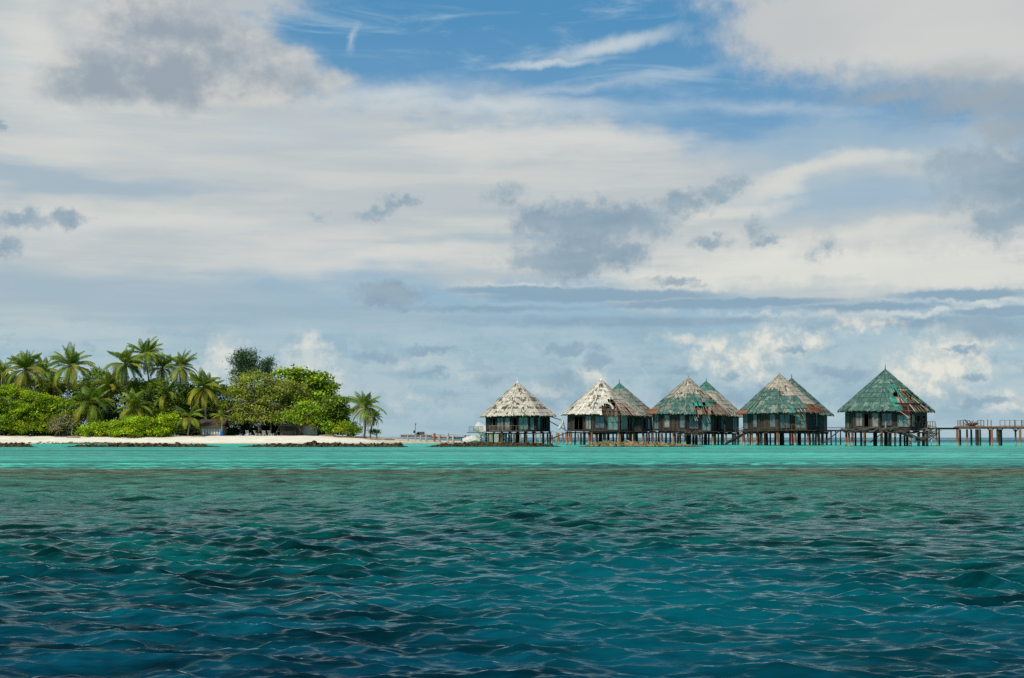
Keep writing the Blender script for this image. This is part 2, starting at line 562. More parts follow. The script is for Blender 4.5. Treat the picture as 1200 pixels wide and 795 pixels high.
def build_water():
    r = [2.2]
    while r[-1] < 70:
        r.append(r[-1] * 1.0035 + 0.003)
    while r[-1] < 45000:
        r.append(r[-1] * 1.022)
    r = np.array(r)
    na = 1050
    t = np.linspace(-1, 1, na)
    a = R_(23) * t * (1 - np.abs(t) ** 5) + R_(85) * np.sign(t) * np.abs(t) ** 5
    Rr, A = np.meshgrid(r, a, indexing='ij')
    X = Rr * np.sin(A)
    Y = Rr * np.cos(A)
    cell = np.maximum(np.gradient(r)[:, None] * np.ones_like(A), Rr * np.gradient(a)[None, :] * 0.8)
    near = r < 140
    Z = np.zeros_like(X)
    Z[near], dx, dy = wave_height(X[near], Y[near], cell[near])
    X[near] += dx
    Y[near] += dy
    V = np.stack([X, Y, Z], -1).reshape(-1, 3)
    nr = len(r)
    i = np.arange(nr - 1)[:, None] * na + np.arange(na - 1)[None, :]
    F = np.stack([i, i + 1, i + na + 1, i + na], -1).reshape(-1, 4)
    me = np_mesh('sea_water', V, F, None, True)

    m, g, out = mat('sea_water')
    geo = g.n('ShaderNodeNewGeometry')
    P = geo.outputs['Position']
    x, y, _ = g.sep(P)[:3]
    flat = g.xyz(x, y, 0.0)
    ly = g.m('LOGARITHM', g.m('MAXIMUM', y, 2.0), math.e)
    # depth bands of the sea floor, bent and broken by noise in log distance so that they keep natural edges
    lp = g.xyz(g.m('DIVIDE', x, g.m('ADD', y, 4.0)), ly, 0.0)
    na_ = g.noise(g.v('MULTIPLY', lp, (5.0, 1.0, 1.0)), 1.6, 4, 0.6)
    nb_ = g.noise(g.v('MULTIPLY', flat, (0.05, 0.12, 1.0)), 1.0, 5, 0.6)
    nc_ = g.noise(g.v('MULTIPLY', flat, (0.35, 0.8, 1.0)), 1.0, 4, 0.65)
    l2 = g.m('ADD', ly, g.m('MULTIPLY_ADD', nb_, 0.56, -0.28))
    l2 = g.m('ADD', l2, g.m('MULTIPLY_ADD', nc_, 0.16, -0.08))
    lo_, hi_ = 1.6, 9.0

    def st(d, c):
        return ((math.log(d) - lo_) / (hi_ - lo_), c)
    turq = (0.056, 0.44, 0.320)
    turq2 = (0.042, 0.40, 0.300)
    stops = [st(6, (0.001, 0.022, 0.044)), st(9.5, (0.001, 0.040, 0.058)), st(13, (0.001, 0.043, 0.049)), st(19, (0.002, 0.053, 0.046)), st(26, (0.007, 0.080, 0.060)),
             st(34, (0.020, 0.112, 0.078)), st(44, (0.036, 0.115, 0.074)), st(51, (0.080, 0.095, 0.050)), st(54, (0.055, 0.075, 0.050)), st(57, (0.05, 0.30, 0.22)), st(63, turq),
             st(120, turq), st(180, turq2), st(300, turq2), st(350, (0.012, 0.20, 0.22)), st(420, (0.003, 0.062, 0.105)), st(800, (0.003, 0.055, 0.10)), st(950, (0.03, 0.28, 0.27)),
             st(1300, (0.03, 0.28, 0.27)), st(1700, (0.004, 0.05, 0.11)), st(7000, (0.004, 0.04, 0.09))]
    base = g.ramp(g.ss(l2, lo_, hi_, smooth=False), stops)
    # turf and coral streaks over the pale lagoon sand
    ns = g.noise(g.v('MULTIPLY', flat, (0.016, 0.30, 1.0)), 1.0, 5, 0.62)
    w1 = g.m('MULTIPLY', g.ss(y, 54, 58), g.ss(y, 250, 140))
    base = g.mix(g.m('MULTIPLY', g.ss(ns, 0.45, 0.56), g.m('MULTIPLY', w1, 0.75)), base, (0.018, 0.11, 0.095))
    w2 = g.m('MULTIPLY', g.ss(y, 116, 124), g.ss(y, 138, 128))
    base = g.mix(g.m('MULTIPLY', g.ss(ns, 0.36, 0.50), g.m('MULTIPLY', w2, 0.8)), base, (0.02, 0.14, 0.12))
    w3 = g.m('MULTIPLY', g.ss(y, 55, 57), g.ss(y, 72, 62))
    base = g.mix(g.m('MULTIPLY', g.ss(ns, 0.40, 0.52), g.m('MULTIPLY', w3, 0.85)), base, (0.02, 0.085, 0.07))
    # brown coral heads and pale sand showing through on the reef flat
    nr_ = g.noise(g.v('MULTIPLY', flat, (0.5, 0.30, 1.0)), 1.0, 5, 0.65)
    wr = g.m('MULTIPLY', g.ss(y, 26, 44), g.ss(y, 58, 50))
    base = g.mix(g.m('MULTIPLY', g.ss(nr_, 0.52, 0.66), g.m('MULTIPLY', wr, 0.6)), base, (0.050, 0.058, 0.034))
    base = g.mix(g.m('MULTIPLY', g.ss(nr_, 0.46, 0.32), g.m('MULTIPLY', wr, 0.6)), base, (0.075, 0.15, 0.10))
    # deep patches, wave contrast painted into the colour, a brighter sand tongue further out
    wd = g.ss(y, 28, 16)
    nd_ = g.noise(g.v('MULTIPLY', flat, (0.16, 0.22, 1.0)), 1.0, 3, 0.5)
    base = g.mix(g.m('MULTIPLY', g.ss(nd_, 0.48, 0.66), g.m('MULTIPLY', wd, 0.75)), base, (0.001, 0.022, 0.040))
    ne_ = g.noise(g.v('MULTIPLY', flat, (0.75, 2.0, 1.0)), 1.0, 4, 0.6)
    base = g.v('SCALE', base, g.ss(ne_, 0.34, 0.66, 0.34, 1.55))  # painted light and dark of wave faces, independent of the real waves
    nf_ = g.noise(g.v('MULTIPLY', flat, (2.2, 8.0, 1.0)), 1.0, 5, 0.68)
    base = g.v('SCALE', base, g.ss(nf_, 0.34, 0.66, 0.66, 1.40, False))  # ripple shading painted into the colour as fine streaks
    tong = g.v('LENGTH', g.v('MULTIPLY', g.v('SUBTRACT', flat, (1.3, 11.5, 0.0)), (0.42, 0.19, 1.0)))
    base = g.mix(g.m('MULTIPLY', g.ss(tong, 1.25, 0.1), 0.6), base, (0.001, 0.095, 0.122))

    # ripples finer than the mesh
    dist = g.v('LENGTH', P)
    rp = g.noise(g.v('MULTIPLY', flat, (4.0, 9.0, 1.0)), 1.0, 3, 0.55, dist=0.5)
    rp2 = g.noise(g.v('MULTIPLY', flat, (1.1, 2.4, 1.0)), 1.0, 4, 0.6)
    b1 = g.n('ShaderNodeBump')
    b1.inputs['Strength'].default_value = 1.0
    g.put(b1.inputs['Distance'], g.ss(dist, 8, 60, 0.012, 0.032, False))
    g.put(b1.inputs['Height'], rp)
    b2 = g.n('ShaderNodeBump')
    g.put(b2.inputs['Strength'], g.ss(dist, 12, 50, 0.0, 1.0))
    g.put(b2.inputs['Distance'], g.ss(dist, 50, 95, 0.20, 0.07))
    g.put(b2.inputs['Height'], rp2)
    g.nt.links.new(b1.outputs[0], b2.inputs['Normal'])
    N = b2.outputs[0]
    soft = g.v('NORMALIZE', g.v('ADD', g.v('SCALE', N, 0.9), (0, 0, 0.1)))
    df = g.n('ShaderNodeBsdfDiffuse')
    g.put(df.inputs['Color'], base)
    g.put(df.inputs['Normal'], soft)
    gl = g.n('ShaderNodeBsdfGlossy')
    g.put(gl.inputs['Roughness'], g.ss(dist, 6, 80, 0.07, 0.20))
    gl.inputs['Color'].default_value = (0.80, 0.95, 0.97, 1)
    g.put(gl.inputs['Normal'], N)
    fr = g.n('ShaderNodeFresnel')
    fr.inputs[0].default_value = 1.333
    g.put(fr.inputs['Normal'], N)
    # glare seen through a polarising filter: little until the ray grazes the surface
    f2 = g.m('MULTIPLY', g.m('MINIMUM', g.m('MULTIPLY', g.m('POWER', fr.outputs[0], 3.5), 2.6), 0.8), g.ss(dist, 10, 48, 1.0, 0.42))
    mx = g.n('ShaderNodeMixShader')
    g.put(mx.inputs[0], f2)
    g.nt.links.new(df.outputs[0], mx.inputs[1]); g.nt.links.new(gl.outputs[0], mx.inputs[2])
    g.nt.links.new(mx.outputs[0], out.inputs[0])
    o = obj('sea_water', me, m)
    tag(o, 'choppy deep teal sea turning turquoise over the shallow lagoon', 'sea', kind='structure')


build_water()


# ------------------------------------------------------------ island ground
def sm(x, a, b):
    t = np.clip((x - a) / (b - a), 0, 1)
    return t * t * (3 - 2 * t)


def shore_y(x):
    return 279 + 1.6 * np.sin(x * 0.06) + 0.9 * np.sin(x * 0.19 + 1)


def ground_z(x, y):
    x = np.asarray(x, dtype=float)
    y = np.asarray(y, dtype=float)
    d = y - shore_y(x) - 14 * sm(x, -34, -8)
    top = 1.55 - 1.15 * sm(x, -42, -17) - 0.75 * sm(x, -17, -1) - 0.8 * sm(x, -1, 6)
    z = -0.55 + (top + 0.55) * sm(d, -6, 12)
    z = z - 2.0 * sm(y, 372, 400) - 0.12 * sm(d, -1.5, 0.0) * (1 - sm(d, 0.5, 2.0))
    return z + 0.05 * np.sin(x * 0.9 + y * 0.3) * np.sin(y * 0.7 - x * 0.2)


def gz(x, y):
    return float(ground_z(x, y))


def build_island():
    xs = np.linspace(-260, 10, 460)
    ys = np.concatenate([np.linspace(262, 300, 110), np.linspace(301, 404, 60)])
    X, Y = np.meshgrid(xs, ys)
    rng = np.random.default_rng(5)
    Z = ground_z(X, Y) + rng.normal(0, 0.012, X.shape)
    V = np.stack([X, Y, Z], -1).reshape(-1, 3)
    n = len(xs)
    i = np.arange(len(ys) - 1)[:, None] * n + np.arange(n - 1)[None, :]
    F = np.stack([i, i + 1, i + n + 1, i + n], -1).reshape(-1, 4)
    m, g, out = mat('coral_sand')
    geo = g.n('ShaderNodeNewGeometry')
    P = geo.outputs['Position']
    x, y, z = g.sep(P)[:3]
    n1 = g.noise(P, 0.35, 5, 0.6)
    n2 = g.noise(g.v('MULTIPLY', P, (0.5, 2.0, 1)), 1.4, 5, 0.7)
    c = g.mix(g.ss(n1, 0.3, 0.7), (0.64, 0.595, 0.48), (0.74, 0.70, 0.585))
    c = g.mix(g.m('MULTIPLY', g.ss(n2, 0.62, 0.72), g.ss(y, 283, 290)), c, (0.20, 0.16, 0.10))       # litter and driftwood stain
    c = g.mix(g.ss(g.m('ADD', z, g.m('MULTIPLY_ADD', n2, 0.3, -0.15)), 0.30, 0.05), c, (0.42, 0.38, 0.28))   # wet sand
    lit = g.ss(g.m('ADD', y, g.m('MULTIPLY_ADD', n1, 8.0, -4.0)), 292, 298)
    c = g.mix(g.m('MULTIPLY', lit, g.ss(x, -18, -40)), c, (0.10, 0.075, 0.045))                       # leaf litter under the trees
    spit = g.m('MULTIPLY', g.ss(x, -34, -22), g.ss(n2, 0.42, 0.56))
    c = g.mix(g.m('MULTIPLY', spit, 0.75), c, (0.30, 0.24, 0.13))
    principled(g, out, c, 0.95, 0.1)
    o = obj('beach', np_mesh('beach', V, F, None, True), m)
    tag(o, 'pale coral sand beach running along the foot of the palms', 'beach', kind='structure')


build_island()


# ------------------------------------------------------------ breakwaters of coral rock
def rock_mat(name, a, b, c_):
    m, g, out = mat(name)
    P = g.n('ShaderNodeNewGeometry').outputs['Position']
    n = g.noise(P, 2.6, 5, 0.7)
    z = g.sep(P)[2]
    c = g.ramp(n, [(0.32, a), (0.5, b), (0.68, c_)])
    c = g.mix(g.ss(z, 0.16, 0.02), c, (0.05, 0.05, 0.03))
    bp = g.n('ShaderNodeBump')
    bp.inputs['Distance'].default_value = 0.2
    g.put(bp.inputs['Height'], g.noise(P, 3.0, 5, 0.7))
    principled(g, out, c, 0.95, 0.1, bp.outputs[0])
    return m


M['rock_dark'] = rock_mat('coral_rock_dark', (0.014, 0.010, 0.006), (0.055, 0.042, 0.022), (0.17, 0.135, 0.075))
M['rock_pale'] = rock_mat('coral_rock_pale', (0.05, 0.038, 0.018), (0.20, 0.16, 0.085), (0.38, 0.32, 0.19))


def breakwater(px0, px1, Y, label, m, prof, seed, wob=0.5):
    """one long heap of dumped coral rock: a lumpy continuous body with knobs all over it"""
    rng = np.random.default_rng(seed)
    x0, x1 = W(px0, 523, Y).x, W(px1, 523, Y).x
    n = int((x1 - x0) / 0.20)
    us = np.linspace(0, 1, n)
    k = 13
    th = np.linspace(-1, 1, k)
    base = (0.9 if px0 < 400 else 1.2) * np.array([prof(u) for u in us])
    lump = np.zeros((n, k))
    for w_, a_ in ((4, .24), (2, .42), (1, .34)):
        r = rng.random((n // w_ + 2, k // max(1, w_ // 2) + 2))
        lump += a_ * r[(np.arange(n) // w_)[:, None], (np.arange(k) // max(1, w_ // 2))[None, :]]
    h = base[:, None] * (1 - np.abs(th)[None, :] ** 2.2) * (0.25 + 0.95 * lump) - 0.10
    X = x0 + (x1 - x0) * us[:, None] + rng.normal(0, .09, (n, k))
    Yy = Y + 1.9 * th[None, :] * (0.5 + 0.5 * base[:, None] / base.max()) + wob * np.sin(us[:, None] * 9 + seed) + rng.normal(0, .16, (n, k))
    h += rng.normal(0, .075, (n, k)) * np.minimum(1, base * 2)[:, None]
    h[:, 0] = h[:, -1] = -0.5
    loc = Vector(((x0 + x1) / 2, Y, 0))
    V = np.stack([X - loc.x, Yy - loc.y, h], -1).reshape(-1, 3)
    i = np.arange(n - 1)[:, None] * k + np.arange(k - 1)[None, :]
    F = np.stack([i, i + k, i + k + 1, i + 1], -1).reshape(-1, 4)
    o = obj('rock_breakwater', np_mesh('rock_breakwater', V, F, None, False), m)
    o.location = loc
    tag(o, label, 'breakwater', 'coral rock breakwaters in the lagoon')


def pr(*pts):
    xs, ys = zip(*pts)
    return lambda u: float(np.interp(u, xs, ys))


breakwater(-60, 47, 181, 'dark coral rock breakwater at the left edge, in front of the yellow-green scrub', M['rock_dark'], pr((0, .8), (.8, .75), (.9, .35), (1, .05)), 1)
breakwater(68, 266, 181, 'long dark rock breakwater before the beach, in front of the low ground creeper', M['rock_dark'], pr((0, .06), (.12, .45), (.4, .7), (.75, .75), (.88, .45), (1, .05)), 2)
breakwater(281, 480, 183, 'dark rock breakwater with a pale hump, in front of the big spreading tree and loungers', M['rock_dark'], pr((0, .15), (.2, .7), (.4, .8), (.44, 1.05), (.48, .8), (.7, .65), (.95, .75), (.97, .3), (1, .03)), 3)
breakwater(496, 662, 186, 'low brown rock breakwater in front of the cream-roofed bungalow and the white wreck', M['rock_dark'], pr((0, .05), (.15, .5), (.4, .75), (.75, .6), (.9, .35), (1, .03)), 4)
breakwater(674, 832, 186, 'pale tan rock breakwater in front of the bungalow with the torn white roof', M['rock_pale'], pr((0, .04), (.12, .4), (.22, .85), (.5, .75), (.75, .6), (1, .05)), 6)


# ------------------------------------------------------------ derelict water bungalows
def vnoise(x, y, seed=0):
    def h(i, j):
        n = (i * 374761393 + j * 668265263 + seed * 974711) & 0xffffffff
        n = ((n ^ (n >> 13)) * 1274126177) & 0xffffffff
        return ((n ^ (n >> 16)) & 0xffff) / 65535.0
    i, j = math.floor(x), math.floor(y)
    fx, fy = x - i, y - j
    fx, fy = fx * fx * (3 - 2 * fx), fy * fy * (3 - 2 * fy)
    a = h(i, j) + (h(i + 1, j) - h(i, j)) * fx
    b = h(i, j + 1) + (h(i + 1, j + 1) - h(i, j + 1)) * fx
    return a + (b - a) * fy


def fb(x, y, s=0):
    return (vnoise(x, y, s) + 0.5 * vnoise(x * 2.1, y * 2.1, s + 1) + 0.25 * vnoise(x * 4.3, y * 4.3, s + 2)) / 1.75


CREAM, GREY, TAN = (0.53, 0.485, 0.395), (0.26, 0.24, 0.20), (0.36, 0.32, 0.25)
GREEN, DGREEN, BRIGHT = (0.085, 0.170, 0.140), (0.040, 0.100, 0.082), (0.012, 0.26, 0.19)
RUST, DRED, DARK = (0.26, 0.115, 0.065), (0.085, 0.030, 0.026), (0.085, 0.075, 0.058)

RE, RW, ZE, ZA, ZD, ZW = 6.82, 5.68, 4.92, 10.95, 2.3, 5.25
PHI0 = -13.0
C225, S225 = math.cos(R_(22.5)), math.sin(R_(22.5))


def corner(k, R, z):
    a = R_(PHI0 + 45 * k)
    return Vector((R * math.sin(a), -R * math.cos(a), z))


def face_frame(k):
    a = R_(PHI0 + 45 * k + 22.5)
    return Vector((math.sin(a), -math.cos(a), 0)), Vector((math.cos(a), math.sin(a), 0))


def lerp3(a, b, t):
    return tuple(p + (q - p) * t for p, q in zip(a, b))


def roof_mesh(colf, seed, sc=1.0):
    rng = random.Random(seed)
    boards, caps, frame = MB(), [], MB()
    A, H = RE * C225, RE * S225
    rise = ZA - ZE
    L = math.hypot(A, rise)
    nc, bw = 9, 0.21
    for k in range(-4, 4):
        n, t = face_frame(k)
        nn = (n * rise + Vector((0, 0, A))).normalized()

        def pt(x, v, lift=0.0):
            return n * (A * v) + t * x + Vector((0, 0, ZA - rise * v)) + nn * lift
        for c in range(nc):
            v0, v1 = c / nc, (c + 1) / nc + 0.012
            off = rng.random() * bw
            sag = 0.02 * math.sin(k * 3.1 + c)
            x = -H * 1.1 + off
            while x < H * 1.1:
                w = bw * rng.uniform(0.8, 1.05)
                xa, xb = x, x + w * 0.94
                x += w
                wa, wb = H * v0, H * min(v1, 1.02)
                ta, tb = max(-wa, min(wa, xa)), max(-wa, min(wa, xb))
                ba, bb = max(-wb, min(wb, xa)), max(-wb, min(wb, xb))
                if bb - ba < 0.03:
                    continue
                xm = (ba + bb) / 2
                cc = colf(k, xm, v0 + .35 / nc, rng)
                if cc is None:
                    continue
                ve = v1 + rng.uniform(-0.012, 0.006) + (rng.uniform(-0.03, 0.006) if c == nc - 1 else 0)
                lo = 0.060 + rng.uniform(0, 0.035) + sag
                hi = 0.02
                s = rng.uniform(0.80, 1.14)
                cc = tuple(q * s for q in cc)
                T = 0.035
                vm, lm = (v0 + ve) / 2 + rng.uniform(-.02, .02), (hi + lo) / 2
                ma, mb_ = (ta + ba) / 2, (tb + bb) / 2
                c2 = colf(k, xm, v0 + .75 / nc, rng) or cc
                c2 = tuple(q * s for q in c2)
                boards.hexa([pt(ta, v0, hi - T), pt(tb, v0, hi - T), pt(mb_, vm, lm - T), pt(ma, vm, lm - T),
                             pt(ta, v0, hi), pt(tb, v0, hi), pt(mb_, vm, lm), pt(ma, vm, lm)], cc)
                boards.hexa([pt(ma, vm, lm - T), pt(mb_, vm, lm - T), pt(bb, ve, lo - T), pt(ba, ve, lo - T),
                             pt(ma, vm, lm), pt(mb_, vm, lm), pt(bb, ve, lo), pt(ba, ve, lo)], c2)
        # carpentry under the covering: rafters and battens
        for q in (-0.66, -0.33, 0.0, 0.33, 0.66):
            v_s = max(0.05, abs(q) + 0.03)
            frame.beam(pt(q * H, v_s, -0.13), pt(q * H, 1.0, -0.13), 0.09, 0.14, (0.20, 0.15, 0.10), nn)
        for c in range(1, nc + 1):
            v = c / nc - 0.02
            frame.beam(pt(-H * v, v, -0.035), pt(H * v, v, -0.035), 0.07, 0.05, (0.16, 0.12, 0.08), nn)
        p0, p1 = corner(k, 0.25, ZA - 0.2), corner(k, RE * 1.005, ZE + 0.02)
        frame.beam(p0 - Vector((0, 0, .16)), p1 - Vector((0, 0, .16)), 0.13, 0.16, (0.15, 0.11, 0.08))
        # ridge strips, in lengths so that they follow the paint beside them
        run = None
        for c in range(nc):
            q0, q1 = c / nc, (c + 1) / nc
            h0 = H * (q0 + q1) / 2
            ca = colf(k, -h0 * 0.93, (q0 + q1) / 2, rng) or colf(k - 1, h0 * 0.93, (q0 + q1) / 2, rng)
            if ca is None:
                run = None
                continue
            if run is None:
                run = MB()
                caps.append(run)
            ca = lerp3(ca, CREAM if ca[0] > 0.4 else ca, 0.6)
            up = Vector((0, 0, 0.10))
            run.beam(p0.lerp(p1, q0 - .004) + up, p0.lerp(p1, q1) + up, 0.15, 0.05, ca)
    return boards, caps, frame


DW = (0.034, 0.032, 0.026)
DW2 = (0.046, 0.036, 0.029)
TEALW = (0.020, 0.032, 0.034)


def walls(parent, wins, col, seed, gaps=(), tops=None):
    """plank walls with true openings; every window is frame + pane"""
    rng = random.Random(seed)
    wall, lining = MB(), MB()
    A, H = RW * C225, RW * S225
    for k in range(-4, 4):
        if k in gaps:
            continue
        n, t = face_frame(k)
        ops = wins.get(k, [])
        N = 18
        ztop = (tops or {}).get(k, ZW)
        rz = math.atan2(t.y, t.x)
        c0 = col.get(k, col['*'])
        for i in range(N):
            u0, u1 = i / N, (i + 1) / N
            um = (u0 + u1) / 2
            spans = [(ZD, ztop)]
            for (a, b, z0, z1, kind) in ops:
                if a <= um <= b:
                    nw = []
                    for s0, s1 in spans:
                        if ZD + z0 > s0:
                            nw.append((s0, min(s1, ZD + z0)))
                        if ZD + z1 < s1:
                            nw.append((max(s0, ZD + z1), s1))
                    spans = nw
            for s0, s1 in spans:
                if s1 - s0 < 0.03:
                    continue
                x = -H + 2 * H * um
                p = n * (A + rng.uniform(-.012, .012)) + t * x
                s = rng.uniform(0.65, 1.35)
                wall.box((p.x, p.y, (s0 + s1) / 2), (2 * H / N * 0.97, 0.05, s1 - s0), rz, tuple(q * s for q in c0))
        for (a, b, z0, z1, kind) in ops:
            xa, xb = -H + 2 * H * a, -H + 2 * H * b
            zc0, zc1 = ZD + z0, ZD + z1
            if kind != 'gap':
                fr = MB()
                fc = {'glass': (0.05, 0.045, 0.04), 'green': (0.10, 0.12, 0.11), 'pale': (0.09, 0.08, 0.07), 'open': (0.06, 0.045, 0.035), 'rust': (0.20, 0.10, 0.06)}[kind]
                q = n * (A + 0.045)
                f = 0.07
                for (x0, x1, y0, y1) in ((xa, xb, zc0, zc0 + f), (xa, xb, zc1 - f, zc1), (xa, xa + f, zc0 + f, zc1 - f), (xb - f, xb, zc0 + f, zc1 - f)):
                    p = q + t * ((x0 + x1) / 2)
                    fr.box((p.x, p.y, (y0 + y1) / 2), (x1 - x0, 0.10, y1 - y0), rz, fc)
                if xb - xa > 1.1:
                    p = q + t * ((xa + xb) / 2)
                    fr.box((p.x, p.y, (zc0 + zc1) / 2), (0.06, 0.09, zc1 - zc0 - 2 * f - .01), rz, fc)
                wo = fr.build('window', M['paint'], parent)
                if kind != 'open':
                    pn = MB()
                    p = n * (A - 0.0) + t * ((xa + xb) / 2)
                    pn.box((p.x, p.y, (zc0 + zc1) / 2), (xb - xa - 2 * f - .012, 0.02, zc1 - zc0 - 2 * f - .012), rz)
                    pn.build('pane', M[{'glass': 'pane', 'green': 'pane_green', 'pale': 'pane_pale', 'rust': 'pane_green'}[kind]], wo)
        # corner post
        p = corner(k, RW * 1.0, 0)
        wall.box((p.x, p.y, (ZD + ztop) / 2), (0.16, 0.16, ztop - ZD), R_(PHI0 + 45 * k), tuple(q * 0.8 for q in c0))
    wall.build('wall', M['wood'], parent)


def stilts(parent, seed, ring=True, red=0.5):
    rng = random.Random(seed)
    spots = []
    for k in range(8):
        a = R_(PHI0 + 45 * k + rng.uniform(-4, 4))
        spots.append((5.7, a, 0.17, True))
        a = R_(PHI0 + 45 * k + 22.5 + rng.uniform(-5, 5))
        spots.append((5.3, a, 0.14, rng.random() < red))
    for k in range(5):
        a = R_(72 * k + rng.uniform(-12, 12))
        spots.append((3.0, a, 0.15, rng.random() < 0.25))
    spots.append((0.2, 0, 0.28, False))
    for (R, a, r, isred) in spots:
        mb = MB()
        x, y = R * math.sin(a), -R * math.cos(a)
        if isred:
            c = lerp3((0.30, 0.115, 0.060), (0.19, 0.075, 0.045), rng.random())
            c = tuple(q * rng.uniform(.75, 1.2) for q in c)
            if rng.random() < 0.18:
                c = (0.34, 0.28, 0.20)
        else:
            c = tuple(q * rng.uniform(0.7, 1.5) for q in (0.035, 0.030, 0.026))
        mb.tube([(x + rng.uniform(-.06, .06), y, -1.6), (x, y, 0.4), (x + rng.uniform(-.03, .03), y, ZD - 0.20)], r * rng.uniform(.9, 1.15), 8, c)
        mb.build('stilt', M['stilt'], parent)


def deck(parent, seed, R=6.25, sag=None, col=(0.070, 0.056, 0.045)):
    rng = random.Random(seed)
    mb = MB()
    pw = 0.16
    a0 = R * C225
    y = -a0
    # planks laid left to right, trimmed to the octagon
    while y < a0:
        xs = []
        poly = [corner(k, R, 0) for k in range(8)]
        for i in range(8):
            p, q = poly[i], poly[(i + 1) % 8]
            if (p.y - y) * (q.y - y) < 0:
                xs.append(p.x + (q.x - p.x) * (y - p.y) / (q.y - p.y))
        if len(xs) == 2:
            xa, xb = min(xs) + rng.uniform(-.12, .05), max(xs) + rng.uniform(-.05, .12)
            s = rng.uniform(.6, 1.5)
            mb.box(((xa + xb) / 2, y, ZD - 0.04), (xb - xa, pw * .93, 0.06), 0, tuple(q * s for q in col))
        y += pw
    d = mb.build('deck', M['wood'], parent)
    jb = MB()
    for i in range(-4, 5):
        x = i * 1.4
        ext = math.sqrt(max(0.2, (R * 0.95) ** 2 - x * x))
        jb.box((x, 0, ZD - 0.17), (0.12, 2 * ext, 0.18), 0, (0.045, 0.036, 0.030))
    for i in range(-2, 3):
        yy = i * 2.4
        ext = math.sqrt(max(0.2, (R * 0.95) ** 2 - yy * yy))
        jb.box((0, yy, ZD - 0.35), (2 * ext, 0.16, 0.16), 0, (0.05, 0.038, 0.03))
    jb.build('joist', M['wood'], d)


def finial(parent, col, h=0.9):
    mb = MB()
    mb.tube([(0, 0, ZA - 0.45), (0, 0, ZA - 0.05), (0, 0, ZA + 0.1), (0, 0, ZA + h * .5), (0, 0, ZA + h)], [0.34, 0.20, 0.09, 0.06, 0.03], 8, col)
    mb.build('finial', M['paint'], parent)


def bungalow(loc, label, colf, wins, wcol, seed, fcol, gaps=(), tops=None, fin=0.9, red=0.5):
    b = thing('water_bungalow', loc, label, 'bungalow', 'derelict bungalows on stilts in the lagoon')
    boards, caps, frame = roof_mesh(colf, seed)
    r = boards.build('roof', M['roofing'], b)
    for c in caps:
        c.build('ridge_strip', M['roofing'], r)
    frame.build('rafter_frame', M['wood'], r)
    finial(b, fcol, fin)
    walls(b, wins, wcol, seed + 1, gaps, tops)
    deck(b, seed + 2)
    stilts(b, seed + 3, red=red)
    return b


def railing(name, p0, p1, h, n, parent, m, col=(0.12, 0.085, 0.06), fill=True, th=0.06):
    mb = MB()
    p0, p1 = Vector(p0), Vector(p1)
    for i in range(n + 1):
        p = p0.lerp(p1, i / n)
        mb.box((p.x, p.y, p.z + h / 2), (th, th, h), 0, col)
    mb.beam(p0 + Vector((0, 0, h)), p1 + Vector((0, 0, h)), th, th * .8, col)
    mb.beam(p0 + Vector((0, 0, h * .12)), p1 + Vector((0, 0, h * .12)), th * .7, th * .7, col)
    if fill:
        L = (p1 - p0).length
        for i in range(int(L / 0.17)):
            p = p0.lerp(p1, (i + .5) * 0.17 / L)
            mb.box((p.x, p.y, p.z + h * .55), (0.035, 0.035, h * .85), 0, col)
    return mb.build(name, m, parent)


def rubble(name, parent, c, ext, nb, seed, col=(0.075, 0.06, 0.048), drop=0.5, lens=(0.8, 2.6)):
    """a tangle of fallen planks and beams"""
    rng = random.Random(seed)
    mb = MB()
    for i in range(nb):
        p = Vector((c[0] + rng.uniform(-1, 1) * ext[0], c[1] + rng.uniform(-1, 1) * ext[1], c[2] + rng.uniform(-1, 1) * ext[2]))
        a = rng.gauss(0, .55)
        d = Vector((math.cos(a), math.sin(a) * .8, rng.gauss(0, .22) * drop * 2)) * rng.uniform(*lens) / 2
        s = rng.uniform(.5, 1.9)
        mb.beam(p - d, p + d, rng.uniform(.08, .2), rng.uniform(.04, .08), tuple(q * s for q in col))
    return mb.build(name, M['wood'], parent)


# ---- how each roof has weathered; None = boards gone
def roof1(k, x, v, r):
    n = fb(x * 1.9 + k * 7, v * 15, 3) * .8 + .2 * r.random()
    band = math.exp(-((v - 0.50) / 0.05) ** 2) + math.exp(-((v - 0.75) / 0.04) ** 2) + 0.5 * math.exp(-((v - 0.12) / 0.08) ** 2)
    c = lerp3(CREAM, (0.42, 0.39, 0.33), 0.6 if k >= 1 else 0.25 * r.random())  # right-hand faces greyer: their dimmer light is painted into the board colour
    if n + 0.19 * band > 0.665:
        c = lerp3(DARK, GREY, r.random() * .7)
    return c


def roof2(k, x, v, r):
    n = fb(x * 1.9 + k * 5, v * 15, 8) * .8 + .2 * r.random()
    c = lerp3((0.66, 0.62, 0.54), CREAM, r.random())
    if k == 0:
        if v > 0.66 and x > -0.9 + 1.4 * max(0, (0.74 - v) / .1) * 1:
            return None
        if v > .58 and x > 0.5:
            return None
    if k == 1:
        if v > 0.58 and x < 0.4:
            if r.random() < 0.35:
                return None
        c = lerp3(TAN, CREAM, .35)
        if v > 0.60:
            c = lerp3((0.30, 0.19, 0.13), (0.46, 0.38, 0.30), r.random())
    if v < .5 and k != 1 and n > 0.56:
        c = lerp3(DARK, TAN, r.random())
    elif n > 0.66:
        c = lerp3(DARK, GREY, r.random())
    return c


